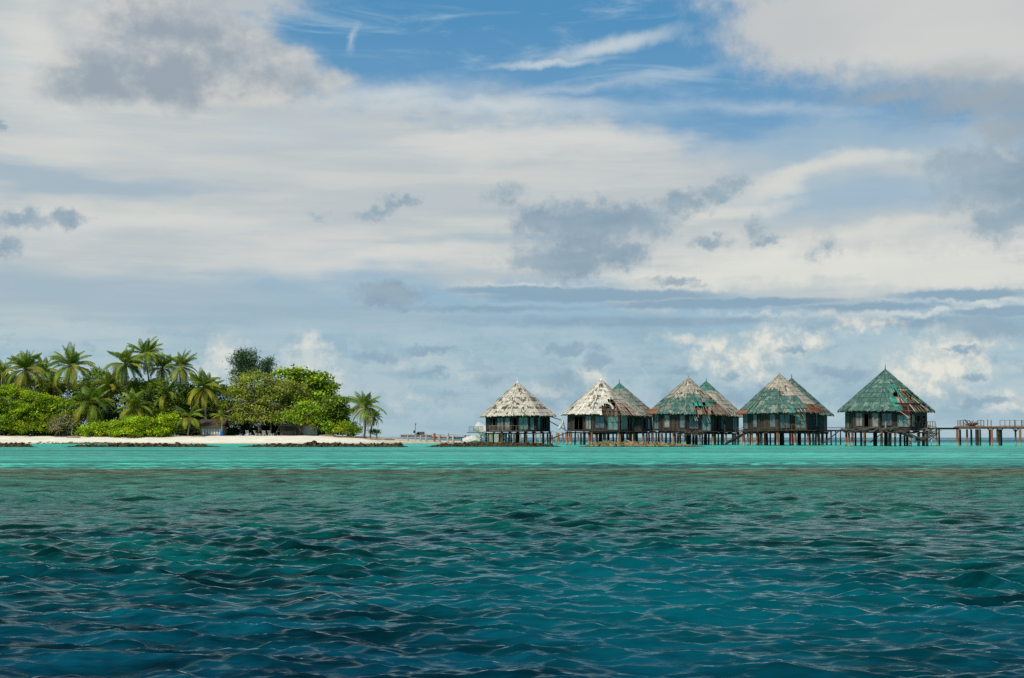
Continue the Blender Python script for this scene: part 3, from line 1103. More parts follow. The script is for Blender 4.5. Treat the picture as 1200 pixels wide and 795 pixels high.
def roof2b(k, x, v, r):
    n = fb(x * 1.6 + k * 5, v * 15, 18) * .8 + .2 * r.random()
    if v < 0.17:
        return lerp3(GREEN, BRIGHT, .15 + .2 * r.random())
    c = lerp3(GREY, GREEN, min(1, max(0, (n - .3) * 2.4)))
    if k >= 1 and v > .62:
        c = lerp3(TAN, DARK, r.random())
        if v > .8 and r.random() < .35:
            return None
    if n > .66:
        c = lerp3(c, CREAM, .35)
    return c


def roof3(k, x, v, r):
    n = fb(x * 1.6 + k * 4, v * 15, 28) * .8 + .2 * r.random()
    lim = 0.50 + 0.18 * (n - .5) + (0.06 if k < 0 else -0.06 if k == 0 else .1)
    c = lerp3(GREY, TAN, r.random()) if n < .55 else lerp3(CREAM, TAN, .5 + .5 * r.random())
    if n > .64:
        c = DARK
    if v > lim:
        c = lerp3(GREEN, DGREEN, r.random())
        if n > .56:
            c = lerp3(GREEN, GREY, .6)
    if k == 0:
        if 0.68 < v < 0.80 and x > -1.1:
            c = lerp3(BRIGHT, GREEN, r.random() * .6)
            if n > .62:
                return None
        if v > 0.80 and x > -0.9:
            return None if r.random() < .72 else lerp3(RUST, GREY, .5)
    if k == 1:
        if v > .66:
            c = lerp3(RUST, TAN, .25 + .5 * r.random())
            if r.random() < .28:
                return None
        if .66 < v < .74 and abs(x - .2) < .7:
            c = BRIGHT
    if k == -2 and v > .86:
        c = RUST
    return c


def roof3b(k, x, v, r):
    n = fb(x * 1.6 + k * 4, v * 15, 38) * .8 + .2 * r.random()
    if v < 0.28:
        return lerp3(GREEN, BRIGHT, .25 * r.random() + .1)
    c = lerp3(TAN, GREY, r.random())
    if n > .6 and v < .8:
        c = lerp3(GREEN, GREY, .4)
    if n < .36:
        c = lerp3(CREAM, TAN, .5)
    if v > .78 and r.random() < .18:
        return None
    return c


def roof4(k, x, v, r):
    n = fb(x * 1.6 + k * 4, v * 15, 48) * .8 + .2 * r.random()
    lim = {-2: .36, -1: .40, 0: .56, 1: .9}.get(k, .5) + .05 * (n - .5)
    c = lerp3(GREY, TAN, r.random())
    if n > .56:
        c = lerp3(CREAM, TAN, .55 + .4 * r.random())
    elif n < .36:
        c = DARK
    if v > lim:
        c = lerp3(GREEN, DGREEN, r.random() * .8)
        if n > .6:
            c = lerp3(GREEN, TAN, .5)
    if k == 0 and v > 0.86 and x > 0.1:
        return None
    if k == 0 and v > 0.86 and x > -.7:
        return lerp3(BRIGHT, GREEN, .6)
    if k == 1:
        c = lerp3(TAN, CREAM, .3 * r.random())
        if v > .76:
            c = lerp3(RUST, DRED, r.random() * .5)
            if r.random() < .30:
                return None
    if k == -2 and v > .9:
        c = RUST
    return c


def roof4b(k, x, v, r):
    n = fb(x * 1.6 + k * 4, v * 15, 58) * .8 + .2 * r.random()
    c = lerp3(DGREEN, GREEN, .2 + .7 * r.random())
    if n > .6:
        c = lerp3(c, GREY, .7)
    return c


def roof5(k, x, v, r):
    n = fb(x * 1.6 + k * 4, v * 15, 68) * .8 + .2 * r.random()
    c = lerp3(DGREEN, GREEN, .15 + .75 * r.random())
    if n > .60:
        c = lerp3(GREEN, (0.2, 0.27, 0.23), .6)
    if k == 0 and v > .42 and x > 0.12 + 1.05 * max(0, v - .45) + 0.18 * math.sin(v * 40):
        if v < .80 or x > .75:
            return None
    if k == 0 and v > .40 and x > -.35 and r.random() < .55:
        c = lerp3(BRIGHT, GREEN, .6 * r.random())
    if k == 1 and v > .40 and x < 2.6 * v - .25:
        return None
    if k == 1 and v > .40:
        c = lerp3(BRIGHT, DGREEN, r.random())
    return c


def glass_row(*a):
    return [(u0, u1, z0, z1, kd) for (u0, u1, z0, z1, kd) in a]


def at(px, Y):
    return Vector((W(px, 513, Y).x, Y, 0))


H1 = bungalow(at(607, 251), 'derelict bungalow with a whole cream roof beside the white wreck, set apart from the rest', roof1,
              {-2: [(.3, .7, .5, 2.2, 'glass')], -1: [(.10, .26, .35, 2.35, 'open'), (.30, .62, .3, 2.4, 'glass'), (.68, .92, .3, 2.4, 'pale')],
               0: [(.05, .22, .2, 2.4, 'open'), (.28, .66, .2, 2.45, 'green'), (.74, .92, .2, 2.4, 'glass')],
               1: [(.10, .28, .2, 2.4, 'green'), (.45, .75, .5, 2.3, 'open')]},
              {'*': (0.022, 0.026, 0.026), 1: (0.026, 0.030, 0.030)}, 101, (0.75, 0.74, 0.70), red=.55)
railing('veranda_railing', corner(-1, 6.15, ZD) + Vector((.2, 0, 0)), corner(0, 6.15, ZD), 1.05, 5, H1, M['wood'], (0.26, 0.20, 0.15))
railing('veranda_railing', corner(0, 6.15, ZD), corner(0, 6.15, ZD).lerp(corner(1, 6.15, ZD), .55), 1.0, 3, H1, M['wood'], (0.20, 0.16, 0.13), fill=False)
def one_beam(parent, *a):
    mb = MB()
    mb.beam(*a)
    return mb.build('fallen_beam', M['wood'], parent)


one_beam(H1, (5.3, -1.0, 4.95), (7.9, -1.6, 4.1), .16, .14, (.09, .075, .06))
one_beam(H1, (5.2, -1.2, 4.2), (8.4, -1.9, 2.4), .18, .14, (.07, .055, .045))
one_beam(H1, (7.9, -1.6, 4.1), (8.2, -1.7, 2.5), .16, .14, (.24, .11, .07))
one_beam(H1, (5.6, -1.6, .9), (9.0, -2.0, 2.2), .18, .16, (.06, .05, .045))
railing('landing_railing', (-8.6, -1.5, 2.25), (-6.2, -2.2, 2.25), .95, 3, H1, M['wood'], (.16, .13, .10), fill=True)
mb = MB(); mb.box((-7.4, -1.0, 2.15), (2.9, 2.6, .12), .1, (.085, .07, .055)); mb.build('landing', M['wood'], H1)

H2 = bungalow(at(703.5, 240), 'derelict bungalow with a torn white roof, its front right corner ripped open', roof2,
              {-1: [(.12, .55, 0.05, 2.4, 'open'), (.66, .92, .2, 2.4, 'pale')],
               0: [(.06, .44, .35, 2.4, 'glass'), (.55, .95, .15, 2.45, 'green')],
               1: [(.5, .66, .2, 2.3, 'open'), (.72, .84, .2, 2.3, 'open')], -2: [(.2, .6, .3, 2.2, 'glass')]},
              {'*': (0.052, 0.040, 0.032), 0: (0.075, 0.055, 0.045), 1: (0.10, 0.085, 0.07)}, 111, (0.8, 0.8, 0.78), fin=.5, tops={0: 5.7})
# dark red boarding bared by the hole, curled edge of the torn covering, a hanging sheet
n0, t0 = face_frame(0)
mb = MB()
rng = random.Random(4)
for i in range(10):
    x = -1.0 + i * .32
    p = n0 * (RW * C225 + .06) + t0 * x
    s = rng.uniform(.7, 1.6)
    zt = 6.25 + .25 * math.sin(i * 1.3)
    mb.box((p.x, p.y, (4.75 + zt) / 2), (.30, .04, zt - 4.75), math.atan2(t0.y, t0.x), tuple(q * s for q in ((.10, .045, .038) if i % 4 else (.22, .16, .13))))
mb.build('gable_boarding', M['wood'], H2)
mb = MB()
pts = []
for i in range(11):
    a = math.pi * i / 10
    pts.append(n0 * (RE * C225 * .80 + .35) + t0 * (-0.2 - 1.25 * math.cos(a)) + Vector((0, 0, 5.9 + 1.05 * math.sin(a))))
for i in range(10):
    mb.beam(pts[i], pts[i + 1], .30, .10, (.66, .63, .56), n0)
mb.build('curled_edge', M['paint'], H2)
n1, t1 = face_frame(1)
mb = MB()
for i in range(7):
    x = -1.9 + i * .26
    p0 = n1 * (RW * C225 + .25) + t1 * x
    mb.beam(p0 + Vector((0, 0, 5.1 - i * .05)), p0 + t1 * (.25) + Vector((0, 0, 2.5 + .1 * (i % 3))), .24, .03, (.24 + .03 * (i % 2), .245, .23), n1)
mb.build('hanging_sheet', M['plaster'], H2)
mb = MB(); mb.tube([(-6.6, -1.6, 4.6), (-6.3, -2.0, 3.6), (-6.7, -2.2, 3.0), (-7.0, -2.3, 2.5)], [.10, .12, .2, .22], 6, (.55, .53, .48)); mb.build('broken_gutter', M['paint'], H2)

H2B = bungalow(at(727.5, 257), 'grey-green roofed bungalow half hidden behind the torn white roof', roof2b,
               {1: [(.2, .4, .3, 2.2, 'open'), (.6, .8, .3, 2.2, 'glass')], 0: [(.3, .6, .3, 2.2, 'open')]},
               {'*': (0.055, 0.055, 0.048)}, 121, (0.03, 0.16, 0.13), fin=.75)

H3 = bungalow(at(806, 232), 'bungalow with a grey and green roof ripped to bright green above its front windows', roof3,
              {-2: [(.2, .7, .2, 2.5, 'green')], -1: [(.12, .36, .45, 2.5, 'pale'), (.75, .98, .45, 2.5, 'glass')],
               0: [(.12, .5, .3, 2.4, 'glass'), (.62, .96, .05, 2.6, 'green')],
               1: [(.05, .16, .2, 2.3, 'glass'), (.82, .97, .3, 2.6, 'green'), (.4, .6, .3, 2.3, 'open')], 2: [(.1, .4, .3, 2.3, 'pale')]},
              {'*': DW2, 0: (0.045, 0.032, 0.028), 1: (0.028, 0.030, 0.032)}, 131, (0.25, 0.23, 0.19), fin=.35, red=.7)
mb = MB()
rng = random.Random(9)
for i in range(8):
    x = -.7 + i * .37
    p = n0 * (RE * C225 * .86) + t0 * x + Vector((0, 0, 6.0))
    mb.beam(p, p + n0 * rng.uniform(.3, .7) + t0 * rng.uniform(-.3, .6) + Vector((0, 0, -rng.uniform(.7, 1.7))), .10, .05, lerp3(TAN, RUST, rng.random()))
for x in (-1.4, -1.1):
    p = n0 * (RE * C225 * .92) + t0 * x + Vector((0, 0, 5.6))
    mb.beam(p, p + t0 * .7 + Vector((0, -.3, -1.7)), .13, .06, CREAM)
for i in range(9):
    p = n0 * (RW * C225 + .1) + t0 * (-.3 + i * .27)
    mb.box((p.x, p.y, 5.3), (.25, .05, 1.0), math.atan2(t0.y, t0.x), tuple(q * rng.uniform(.7, 1.5) for q in (.10, .040, .032)))
mb.build('hanging_board', M['wood'], H3)
rubble('sagging_deck', H3, (-.6, -6.2, 2.0), (1.9, .5, .42), 46, 5, (.085, .072, .058), .9, (.7, 1.9))
mb = MB(); mb.beam((5.4, -4.0, .25), (9.4, -3.2, 2.35), .7, .16, (.028, .026, .025)); mb.beam((5.4, -4.4, .5), (9.4, -3.6, 2.6), .12, .22, (.045, .038, .034)); mb.build('fallen_stair', M['wood'], H3)
rubble('landing_wreckage', H3, (8.4, -2.6, 2.5), (1.1, .4, .25), 14, 6, (.06, .05, .045), 1.2, (.7, 1.6))

H3B = bungalow(at(826.5, 248), 'tan roofed bungalow with a green tip, half hidden behind the ripped green roof', roof3b,
               {1: [(.55, .9, .1, 2.5, 'pale')], 2: [(.05, .5, .2, 2.5, 'open')]}, {'*': (0.05, 0.047, 0.042)}, 141, (0.04, 0.17, 0.14), fin=.7)

H4 = bungalow(at(915.5, 220), 'bungalow with a grey topped green roof, rust-striped gap over its front windows', roof4,
              {-2: [(.1, .5, .3, 2.5, 'green')], -1: [(.02, .2, .5, 2.5, 'glass'), (.66, .9, .5, 2.5, 'glass')],
               0: [(.03, .42, .3, 2.5, 'glass'), (.58, .98, .1, 2.55, 'rust')],
               1: [(.06, .16, .2, 2.4, 'glass'), (.55, .62, 1.2, 1.9, 'glass'), (.80, .95, .5, 2.5, 'glass')]},
              {'*': DW2, 1: (0.030, 0.030, 0.032)}, 151, (0.25, 0.22, 0.18), fin=.3, red=.75)
mb = MB()
rng = random.Random(19)
for i in range(9):
    x = -.2 + i * .3
    p = n0 * (RE * C225 * .86) + t0 * x + Vector((0, 0, 5.85))
    mb.beam(p, p + n0 * .55 + t0 * .35 + Vector((0, 0, -.75)), .11, .06, lerp3(CREAM, DARK, (i % 2) * .8))
for i, x in enumerate((-1.5, -1.1, -.7, -.3)):
    p = n0 * (RE * C225 * .97) + t0 * x + Vector((0, 0, 5.15))
    mb.beam(p, p + t0 * 1.2 + Vector((0, 0, -.55 - .1 * i)), .09, .05, (.36, .34, .28))
mb.build('hanging_board', M['wood'], H4)
railing('veranda_railing', corner(0, 6.1, ZD).lerp(corner(1, 6.1, ZD), .1), corner(0, 6.1, ZD).lerp(corner(1, 6.1, ZD), .95), .9, 5, H4, M['wood'], (.13, .09, .06), fill=False)
railing('veranda_railing', corner(-1, 6.1, ZD).lerp(corner(0, 6.1, ZD), .25), corner(0, 6.1, ZD), .45, 9, H4, M['wood'], (.10, .07, .05), fill=False)

H4B = bungalow(at(927.5, 236), 'dark green roofed bungalow half hidden behind the grey topped roof', roof4b,
               {1: [(.6, .9, .3, 2.5, 'glass')]}, {'*': (0.04, 0.04, 0.04)}, 161, (0.02, 0.10, 0.085), fin=.8)

H5 = bungalow(at(1038, 205), 'green roofed bungalow with its right side caved in, sagging deck, last before the jetty', roof5,
              {-2: [(.2, .5, .2, 2.4, 'green')], -1: [(.12, .38, .5, 2.4, 'pale'), (.42, .62, .4, 2.3, 'open'), (.72, .97, .4, 2.4, 'pale')],
               0: [(.06, .40, .6, 2.4, 'glass'), (.56, .98, .45, 2.15, 'rust')],
               1: [(.05, .2, .5, 2.2, 'rust'), (.35, .58, 1.0, 2.1, 'open'), (.70, .92, .2, 2.2, 'open')]},
              {'*': DW2, -1: (0.05, 0.04, 0.034), 1: (0.030, 0.030, 0.033), 2: (.035, .035, .037)}, 171, (0.05, 0.12, 0.11), fin=.8, tops={1: 6.1, 2: 5.9}, red=.65)
H5.rotation_euler.z = R_(-10)
mb = MB()
rng = random.Random(29)
A1 = RW * C225
for i in range(8):
    x = .12 + i * .27
    p = n0 * (A1 + .07) + t0 * x
    mb.box((p.x, p.y, 5.32), (.26, .05, 1.66), math.atan2(t0.y, t0.x), tuple(q * rng.uniform(.7, 1.4) for q in (.070, .022, .026)))
mb.build('gable_boarding', M['wood'], H5)
# collapsed carpentry in the hole
mb = MB()
rise, AE_ = ZA - ZE, RE * C225


def rp(n, t, x, v, l=0.0):
    nn = (n * rise + Vector((0, 0, AE_))).normalized()
    return n * (AE_ * v) + t * x + Vector((0, 0, ZA - rise * v)) + nn * l


mb.beam(rp(n0, t0, .45, .40, .10), rp(n0, t0, 1.75, .82, .0), .24, .14, (.02, .22, .17), n0)
for i in range(5):
    x = .30 + i * .24
    mb.beam(rp(n0, t0, x, .42, .02), rp(n0, t0, x + .14, .42 + rng.uniform(.05, .12), -.1), .10, .05, (.46, .36, .26), n0)
for i in range(8):
    x = -1.0 + i * .24
    mb.beam(rp(n1, t1, x, .41, .02), rp(n1, t1, x + .14, .41 + rng.uniform(.04, .10), -.1), .10, .05, (.46, .36, .26), n1)
for i in range(11):
    x = .0 + i * .2
    mb.beam(rp(n0, t0, x, .63, -.35), rp(n0, t0, x + rng.uniform(-.12, .12), .78, -.40), .15, .05, tuple(q * rng.uniform(.75, 1.2) for q in (.50, .40, .30)), n0)
for i in range(9):
    x = -1.5 + i * .24
    mb.beam(rp(n1, t1, x, .68, -.45), rp(n1, t1, x + rng.uniform(-.12, .12), .77, -.5), .12, .05, tuple(q * rng.uniform(.6, 1.1) for q in (.46, .36, .26)), n1)
mb.beam(rp(n1, t1, -1.7, .645, -.1), rp(n1, t1, 1.8, .645, -.1), .10, .14, (.03, .13, .10), n1)
mb.beam(rp(n1, t1, .4, .55, .0), rp(n1, t1, 1.5, .80, -.1), .14, .10, (.03, .16, .12), n1)
mb.beam(rp(n1, t1, .0, .66, .0), rp(n1, t1, .9, .98, .05), .14, .08, (.40, .30, .20), n1)
mb.beam(rp(n0, t0, 1.9, .80, .05), rp(n0, t0, 2.5, 1.0, .0), .12, .06, (.34, .28, .20), n0)
mb.beam(rp(n0, t0, .2, .97, .02), rp(n0, t0, 1.5, 1.10, -.3), .12, .06, (.30, .26, .19), n0)
mb.build('broken_rafter', M['wood'], H5)
# the front deck has dropped into the lagoon side
rng = random.Random(31)
mb = MB()
for i in range(150):
    u = i / 149
    x = -5.2 + 11.2 * u
    y = -6.0 - 1.0 * math.sin(u * 3.1) + rng.uniform(-.5, .5)
    if u < .42:
        z = 2.25 + .25 * math.sin(u / .42 * 3.1)
    elif u < .5:
        z = 2.5
    else:
        z = 2.35 - 1.25 * ((u - .5) / .35) if u < .85 else 1.1 + 1.1 * (u - .85) / .15
    z += rng.uniform(-.30, .12)
    a = rng.gauss(0, .5)
    d = Vector((math.cos(a), math.sin(a), rng.gauss(-.12 if .5 < u < .85 else .05, .18))) * rng.uniform(.4, 1.2)
    s = rng.uniform(.5, 1.8)
    mb.beam(Vector((x, y, z)) - d, Vector((x, y, z)) + d, rng.uniform(.1, .26), .06, tuple(q * s for q in (.092, .082, .068)))
mb.beam((-.6, -6.6, 2.3), (-.55, -6.6, 3.5), .18, .18, (.24, .21, .17))
mb.build('sagging_deck', M['wood'], H5)
one_beam(H5, (-9.2, -3.4, .1), (-6.3, -4.2, 2.5), .18, .14, (.05, .042, .038))
one_beam(H5, (-7.0, -3.9, 2.2), (-5.6, -4.4, 2.5), .5, .1, (.10, .09, .075))
one_beam(H5, (-2.6, -4.6, .5), (-.6, -4.8, 2.1), .16, .14, (.10, .05, .035))
rubble('landing_wreckage', H5, (5.6, -5.4, 2.0), (.7, .4, .7), 22, 33, (.10, .085, .07), 1.4, (.6, 1.6))


# age has settled each building a little differently
for b, (rx, ry, rz) in ((H1, (.4, -.5, 2)), (H2, (-.3, 1.0, -3)), (H2B, (.3, -1.1, 4)), (H3, (.5, .9, 2)), (H3B, (-.4, 1.3, -4)), (H4, (.3, -.8, -1)), (H4B, (.4, .8, 5)), (H5, (.6, .5, -10))):
    b.rotation_euler = (R_(rx), R_(ry), R_(rz))


# ------------------------------------------------------------ walkways
def walkway(label, pts, posts, seed, group='walkways between the bungalows', col=(.055, .045, .036)):
    """pts: deck line in world coordinates; posts: (x, y, radius, colour)"""
    o0 = Vector((pts[0][0], pts[0][1], 0))
    b = thing('walkway', o0, label, 'walkway', group)
    rng = random.Random(seed)
    dk, bm_ = MB(), MB()
    for p, q in zip(pts[:-1], pts[1:]):
        p, q = Vector(p) - o0, Vector(q) - o0
        d = (q - p).normalized()
        s = Vector((-d.y, d.x, 0))
        L = (q - p).length
        for i in range(int(L / .2)):
            c = p + d * (.2 * (i + .5))
            w = 1.0 + rng.uniform(-.08, .1)
            f = rng.uniform(.55, 1.5)
            if rng.random() < .06:
                continue
            dk.beam(c - s * w, c + s * w, .17, .05, tuple(x * f for x in col))
        for e in (-.7, .7):
            bm_.beam(p + s * e - Vector((0, 0, .14)), q + s * e - Vector((0, 0, .14)), .12, .2, tuple(x * .8 for x in col))
    d_ = dk.build('deck', M['wood'], b)
    bm_.build('bearer', M['wood'], d_)
    for (x, y, r, c, zt) in posts:
        mb = MB()
        mb.tube([(x - o0.x + rng.uniform(-.05, .05), y - o0.y, -1.5), (x - o0.x, y - o0.y, .4), (x - o0.x, y - o0.y, zt)], r, 7, c)
        mb.build('post', M['stilt'], b)
    return b, o0


RP, DP, WP = (.28, .11, .06), (.04, .033, .03), (.55, .54, .50)


def posts_px(lst, Y, zt=2.1):
    return [(W(px, 513, Y + dy).x, Y + dy, r, c, zt) for (px, dy, r, c) in lst]


YJ = 214
b, o0 = walkway('thin walkway joining the caved-in green bungalow to the dark green one on its left',
                [W(962, 504, 232).to_tuple(), W(1004, 504, 216).to_tuple()], posts_px([(974, 0, .13, DP), (979.5, 0, .1, DP), (995, -4, .12, RP), (985, 2, .1, DP)], 226, 2.2), 1)
mb = MB(); p0, p1 = W(965, 501.5, 233) - o0, W(1000, 501.5, 219) - o0; mb.beam(p0, p1, .12, .1, (.07, .06, .05)); mb.build('handrail', M['wood'], b)
b, o0 = walkway('narrow dark walkway from the caved-in bungalow across to the rusty jetty',
                [W(1078, 501.6, YJ).to_tuple(), W(1122, 501.6, YJ).to_tuple()],
                posts_px([(1083, -4, .16, RP), (1097.5, 0, .14, RP), (1100.6, 2, .13, DP)], YJ, 2.45) + [(W(1091.5, 513, YJ).x, YJ, .07, WP, 2.5), (W(1093.3, 513, YJ).x, YJ + 1, .05, WP, 2.5)], 2)
railing('landing_railing', W(1084.5, 501, YJ - 1) - o0, W(1096, 501, YJ - 1) - o0, .85, 4, b, M['wood'], (.17, .16, .14), fill=False, th=.09)

RW_ = (.20, .105, .062)
b, o0 = walkway('rusty brown jetty with broken railings running out past the right edge',
                [W(1119, 500.8, YJ).to_tuple(), W(1262, 500.8, YJ).to_tuple()],
                posts_px([(1122, -1, .20, RP), (1125.2, .8, .15, DP), (1133.4, 0, .15, RP), (1138.3, .6, .15, DP), (1144.2, -1, .16, (.05, .035, .03)), (1146, -.2, .18, RP), (1148.8, .8, .12, (.12, .06, .045)),
                          (1160.2, .6, .17, DP), (1162.3, -1, .17, RP), (1169, -.6, .16, (.12, .06, .045)), (1171, .2, .20, (.22, .15, .10)), (1173.4, .8, .14, DP), (1190.2, 0, .13, (.16, .10, .06)), (1195.6, -1, .17, RP),
                          (1207, 0, .16, DP), (1214, -1, .17, RP), (1226, 0, .15, RP), (1240, .5, .16, DP), (1252, -1, .17, RP)], YJ, 2.45), 3, col=(.14, .075, .05))
for n_, (pa, pb) in enumerate(((1125, 1133.5), (1146, 1153), (1172, 1183.5), (1183.5, 1197), (1197.5, 1204), (1206, 1222), (1226, 1250))):
    railing('railing', W(pa, 500, YJ - .9) - o0, W(pb, 500, YJ - .9) - o0, .92, 2, b, M['wood'], RW_ if n_ < 3 else (.17, .13, .11), fill=n_ in (0, 4), th=.10 if n_ in (0, 1) else .07)
for px in (1122.6, 1157.6, 1161.6, 1189, 1223):
    mb = MB(); p = W(px, 500, YJ - .9) - o0; mb.box((p.x, p.y, p.z + .45), (.11, .11, 1.0 + (px % 3) * .1), 0, (.26, .11, .06)); mb.build('railing_post', M['wood'], b)
c = W(1138.5, 497.5, YJ - .5) - o0
rubble('collapsed_railing', b, (c.x, c.y, c.z), (.75, .3, .3), 34, 55, (.15, .08, .055), 1.2, (.4, 1.3))
mb = MB()
for px in (1190.2, 1172, 1161, 1207):
    p = W(px, 506.5, YJ - .3) - o0
    for s in (-1, 1):
        mb.beam(p, p + Vector((.62 * s, 0, .72)), .11, .11, (.03, .027, .026))
mb.build('brace', M['wood'], b)
mb = MB(); mb.beam(W(1119, 500.6, YJ - 1.1) - o0, W(1262, 500.6, YJ - 1.1) - o0, .1, .22, (.20, .10, .06)); mb.build('fascia_board', M['wood'], b)

# rear walkway behind the left bungalows, mostly fallen: posts are left standing, each on its own
rng = random.Random(77)
pp = [541.5, 556, 563.5, 570, 597, 609.5, 617, 628, 633, 641, 647, 652, 655, 660, 664, 678, 690, 712, 742, 757, 776, 790, 846, 862, 869]
for px in pp:
    Y = 300 - (px - 540) * .10 + rng.uniform(-3, 3)
    mb = MB()
    h = rng.uniform(1.7, 2.3) if px > 580 else rng.uniform(1.2, 1.7)
    c = lerp3(RP, (.20, .085, .05), rng.random()) if rng.random() < .8 else (.34, .28, .2)
    lean = rng.uniform(-.12, .12)
    mb.tube([(0, 0, -1.5), (lean * .3, 0, .4), (lean, 0, h)], rng.uniform(.15, .2), 7, c)
    o = mb.build('jetty_post', M['stilt'])
    o.location = (W(px, 513, Y).x, Y, 0)
    tag(o, 'rusty red post with pale foot left standing of the fallen walkway behind the bungalows', 'post', 'posts of the fallen rear walkway')


# ------------------------------------------------------------ vegetation
def frames_leaf(rng, P, size, col, aspect=0.5, up=0.5):
    """diamond-shaped leaves at points P (n,3) with random attitude"""
    n = len(P)
    N = rng.normal(0, 1, (n, 3))
    N[:, 2] = np.abs(N[:, 2]) + up
    N[:, 1] -= 0.45
    N /= np.linalg.norm(N, axis=1)[:, None]
    T = rng.normal(0, 1, (n, 3))
    T[:, 2] -= 0.35
    T -= N * (T * N).sum(1)[:, None]
    T /= np.linalg.norm(T, axis=1)[:, None] + 1e-9
    B = np.cross(N, T)
    s = (size * rng.uniform(.6, 1.35, n))[:, None]
    dip = N * s * 0.12
    V = np.stack([P - T * s * .5, P + B * s * aspect * .5 - dip, P + T * s * .5 - dip, P - B * s * aspect * .5 - dip], 1).reshape(-1, 3)
    F = np.arange(4 * n).reshape(n, 4)
    return V, F, col


class LeafBag:
    def __init__(self):
        self.V, self.F, self.C, self.n = [], [], [], 0

    def add(self, V, F, C):
        self.V.append(V); self.F.append(F + self.n); self.C.append(C)
        self.n += len(V)

    def build(self, name, m, parent):
        return obj(name, np_mesh(name, np.concatenate(self.V), np.concatenate(self.F), np.concatenate(self.C)), m, parent)


def crown_points(rng, lobes, dens):
    """clump centres in the outer shell of a set of lumpy lobes (cx,cy,cz,rx,ry,rz)"""
    out, who = [], []
    for i, (cx, cy, cz, rx, ry, rz) in enumerate(lobes):
        n = int(dens * (rx * ry + ry * rz + rx * rz))
        d = rng.normal(0, 1, (n, 3))
        d /= np.linalg.norm(d, axis=1)[:, None]
        d[:, 2] = np.where(d[:, 2] < -0.55, -d[:, 2], d[:, 2])
        r = rng.uniform(0.55, 1.0, n) ** 0.7 * (1 + 0.16 * np.sin(d[:, 0] * 5 + i) * np.cos(d[:, 2] * 4 + d[:, 1] * 3 + i))
        out.append(np.stack([cx + d[:, 0] * rx * r, cy + d[:, 1] * ry * r, cz + d[:, 2] * rz * r], 1))
        who.append(np.full(n, i))
    return np.concatenate(out), np.concatenate(who)


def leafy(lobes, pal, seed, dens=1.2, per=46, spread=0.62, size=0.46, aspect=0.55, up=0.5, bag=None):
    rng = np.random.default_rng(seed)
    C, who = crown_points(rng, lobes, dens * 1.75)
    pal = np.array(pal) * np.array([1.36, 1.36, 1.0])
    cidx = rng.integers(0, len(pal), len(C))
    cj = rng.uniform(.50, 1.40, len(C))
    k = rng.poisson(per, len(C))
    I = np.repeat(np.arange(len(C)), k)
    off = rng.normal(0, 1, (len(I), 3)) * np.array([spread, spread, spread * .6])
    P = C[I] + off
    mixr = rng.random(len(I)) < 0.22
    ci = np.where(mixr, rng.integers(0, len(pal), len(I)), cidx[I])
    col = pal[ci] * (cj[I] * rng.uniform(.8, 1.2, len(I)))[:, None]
    bag = bag or LeafBag()
    bag.add(*frames_leaf(rng, P, size, col, aspect, up))
    return bag, C


def px_lobe(px, py, rx, ry, Y, depth=None):
    s = Y / FPX
    c = W(px, py, Y)
    return (c.x, c.y, c.z, rx * s, (depth if depth else max(rx, ry) * .9) * s, ry * s)


BARK, PALEB = (.16, .125, .09), (.30, .26, .20)


def tree(name, label, lobes, pal, seed, base=None, trunks=1, bark=BARK, r0=0.28, group=None, cat='tree', dead=0, **kw):
    rng = np.random.default_rng(seed + 1000)
    L = np.array(lobes)
    bx = base[0] if base else L[:, 0].mean()
    by = base[1] if base else L[:, 1].mean()
    loc = Vector((bx, by, gz(bx, by)))
    b = thing(name, loc, label, cat, group)
    loc_l = [(l[0] - loc.x, l[1] - loc.y, l[2] - loc.z, l[3], l[4], l[5]) for l in lobes]
    bag, C = leafy(loc_l, pal, seed, **kw)
    mb = MB()
    for t in range(trunks):
        ox = (t - (trunks - 1) / 2) * 1.1
        tgt = loc_l[t % len(loc_l)]
        fork = Vector((ox + (tgt[0] - ox) * .45, tgt[1] * .3, max(.5, tgt[2] * .45)))
        p0 = Vector((ox, rng.normal(0, .2), -.3))
        mid = p0.lerp(fork, .5) + Vector((rng.normal(0, .22), rng.normal(0, .2), 0))
        mb.tube([p0, mid, fork], [r0, r0 * .82, r0 * .68], 7, bark)
        for j in range(7):
            l = loc_l[rng.integers(0, len(loc_l))]
            e = Vector((l[0] + rng.normal(0, .5) * l[3], l[1] + rng.normal(0, .45) * l[4], l[2] + rng.normal(.1, .4) * l[5]))
            q = fork.lerp(e, .5) + Vector((rng.normal(0, .4), rng.normal(0, .3), rng.normal(.2, .3)))
            mb.tube([fork, q, e], [r0 * .5, r0 * .3, r0 * .08], 5, bark)
    for j in range(dead):
        l = loc_l[rng.integers(0, len(loc_l))]
        a = rng.uniform(0, 6.28)
        p = Vector((l[0] + .7 * l[3] * math.cos(a), l[1] - .75 * l[4] * abs(math.sin(a)), l[2] + rng.uniform(-.8, .5) * l[5]))
        q = p + Vector((rng.normal(0, .9), rng.normal(-.35, .3), rng.normal(.1, .7)))
        mb.tube([p, p.lerp(q, .5) + Vector((rng.normal(0, .12), 0, rng.normal(0, .12))), q], [.075, .055, .02], 4, (.36, .31, .25), cap=False)
    mb.build('trunk', M['bark'], b, True)
    bag.build('crown', M['leaf'], b)
    return b


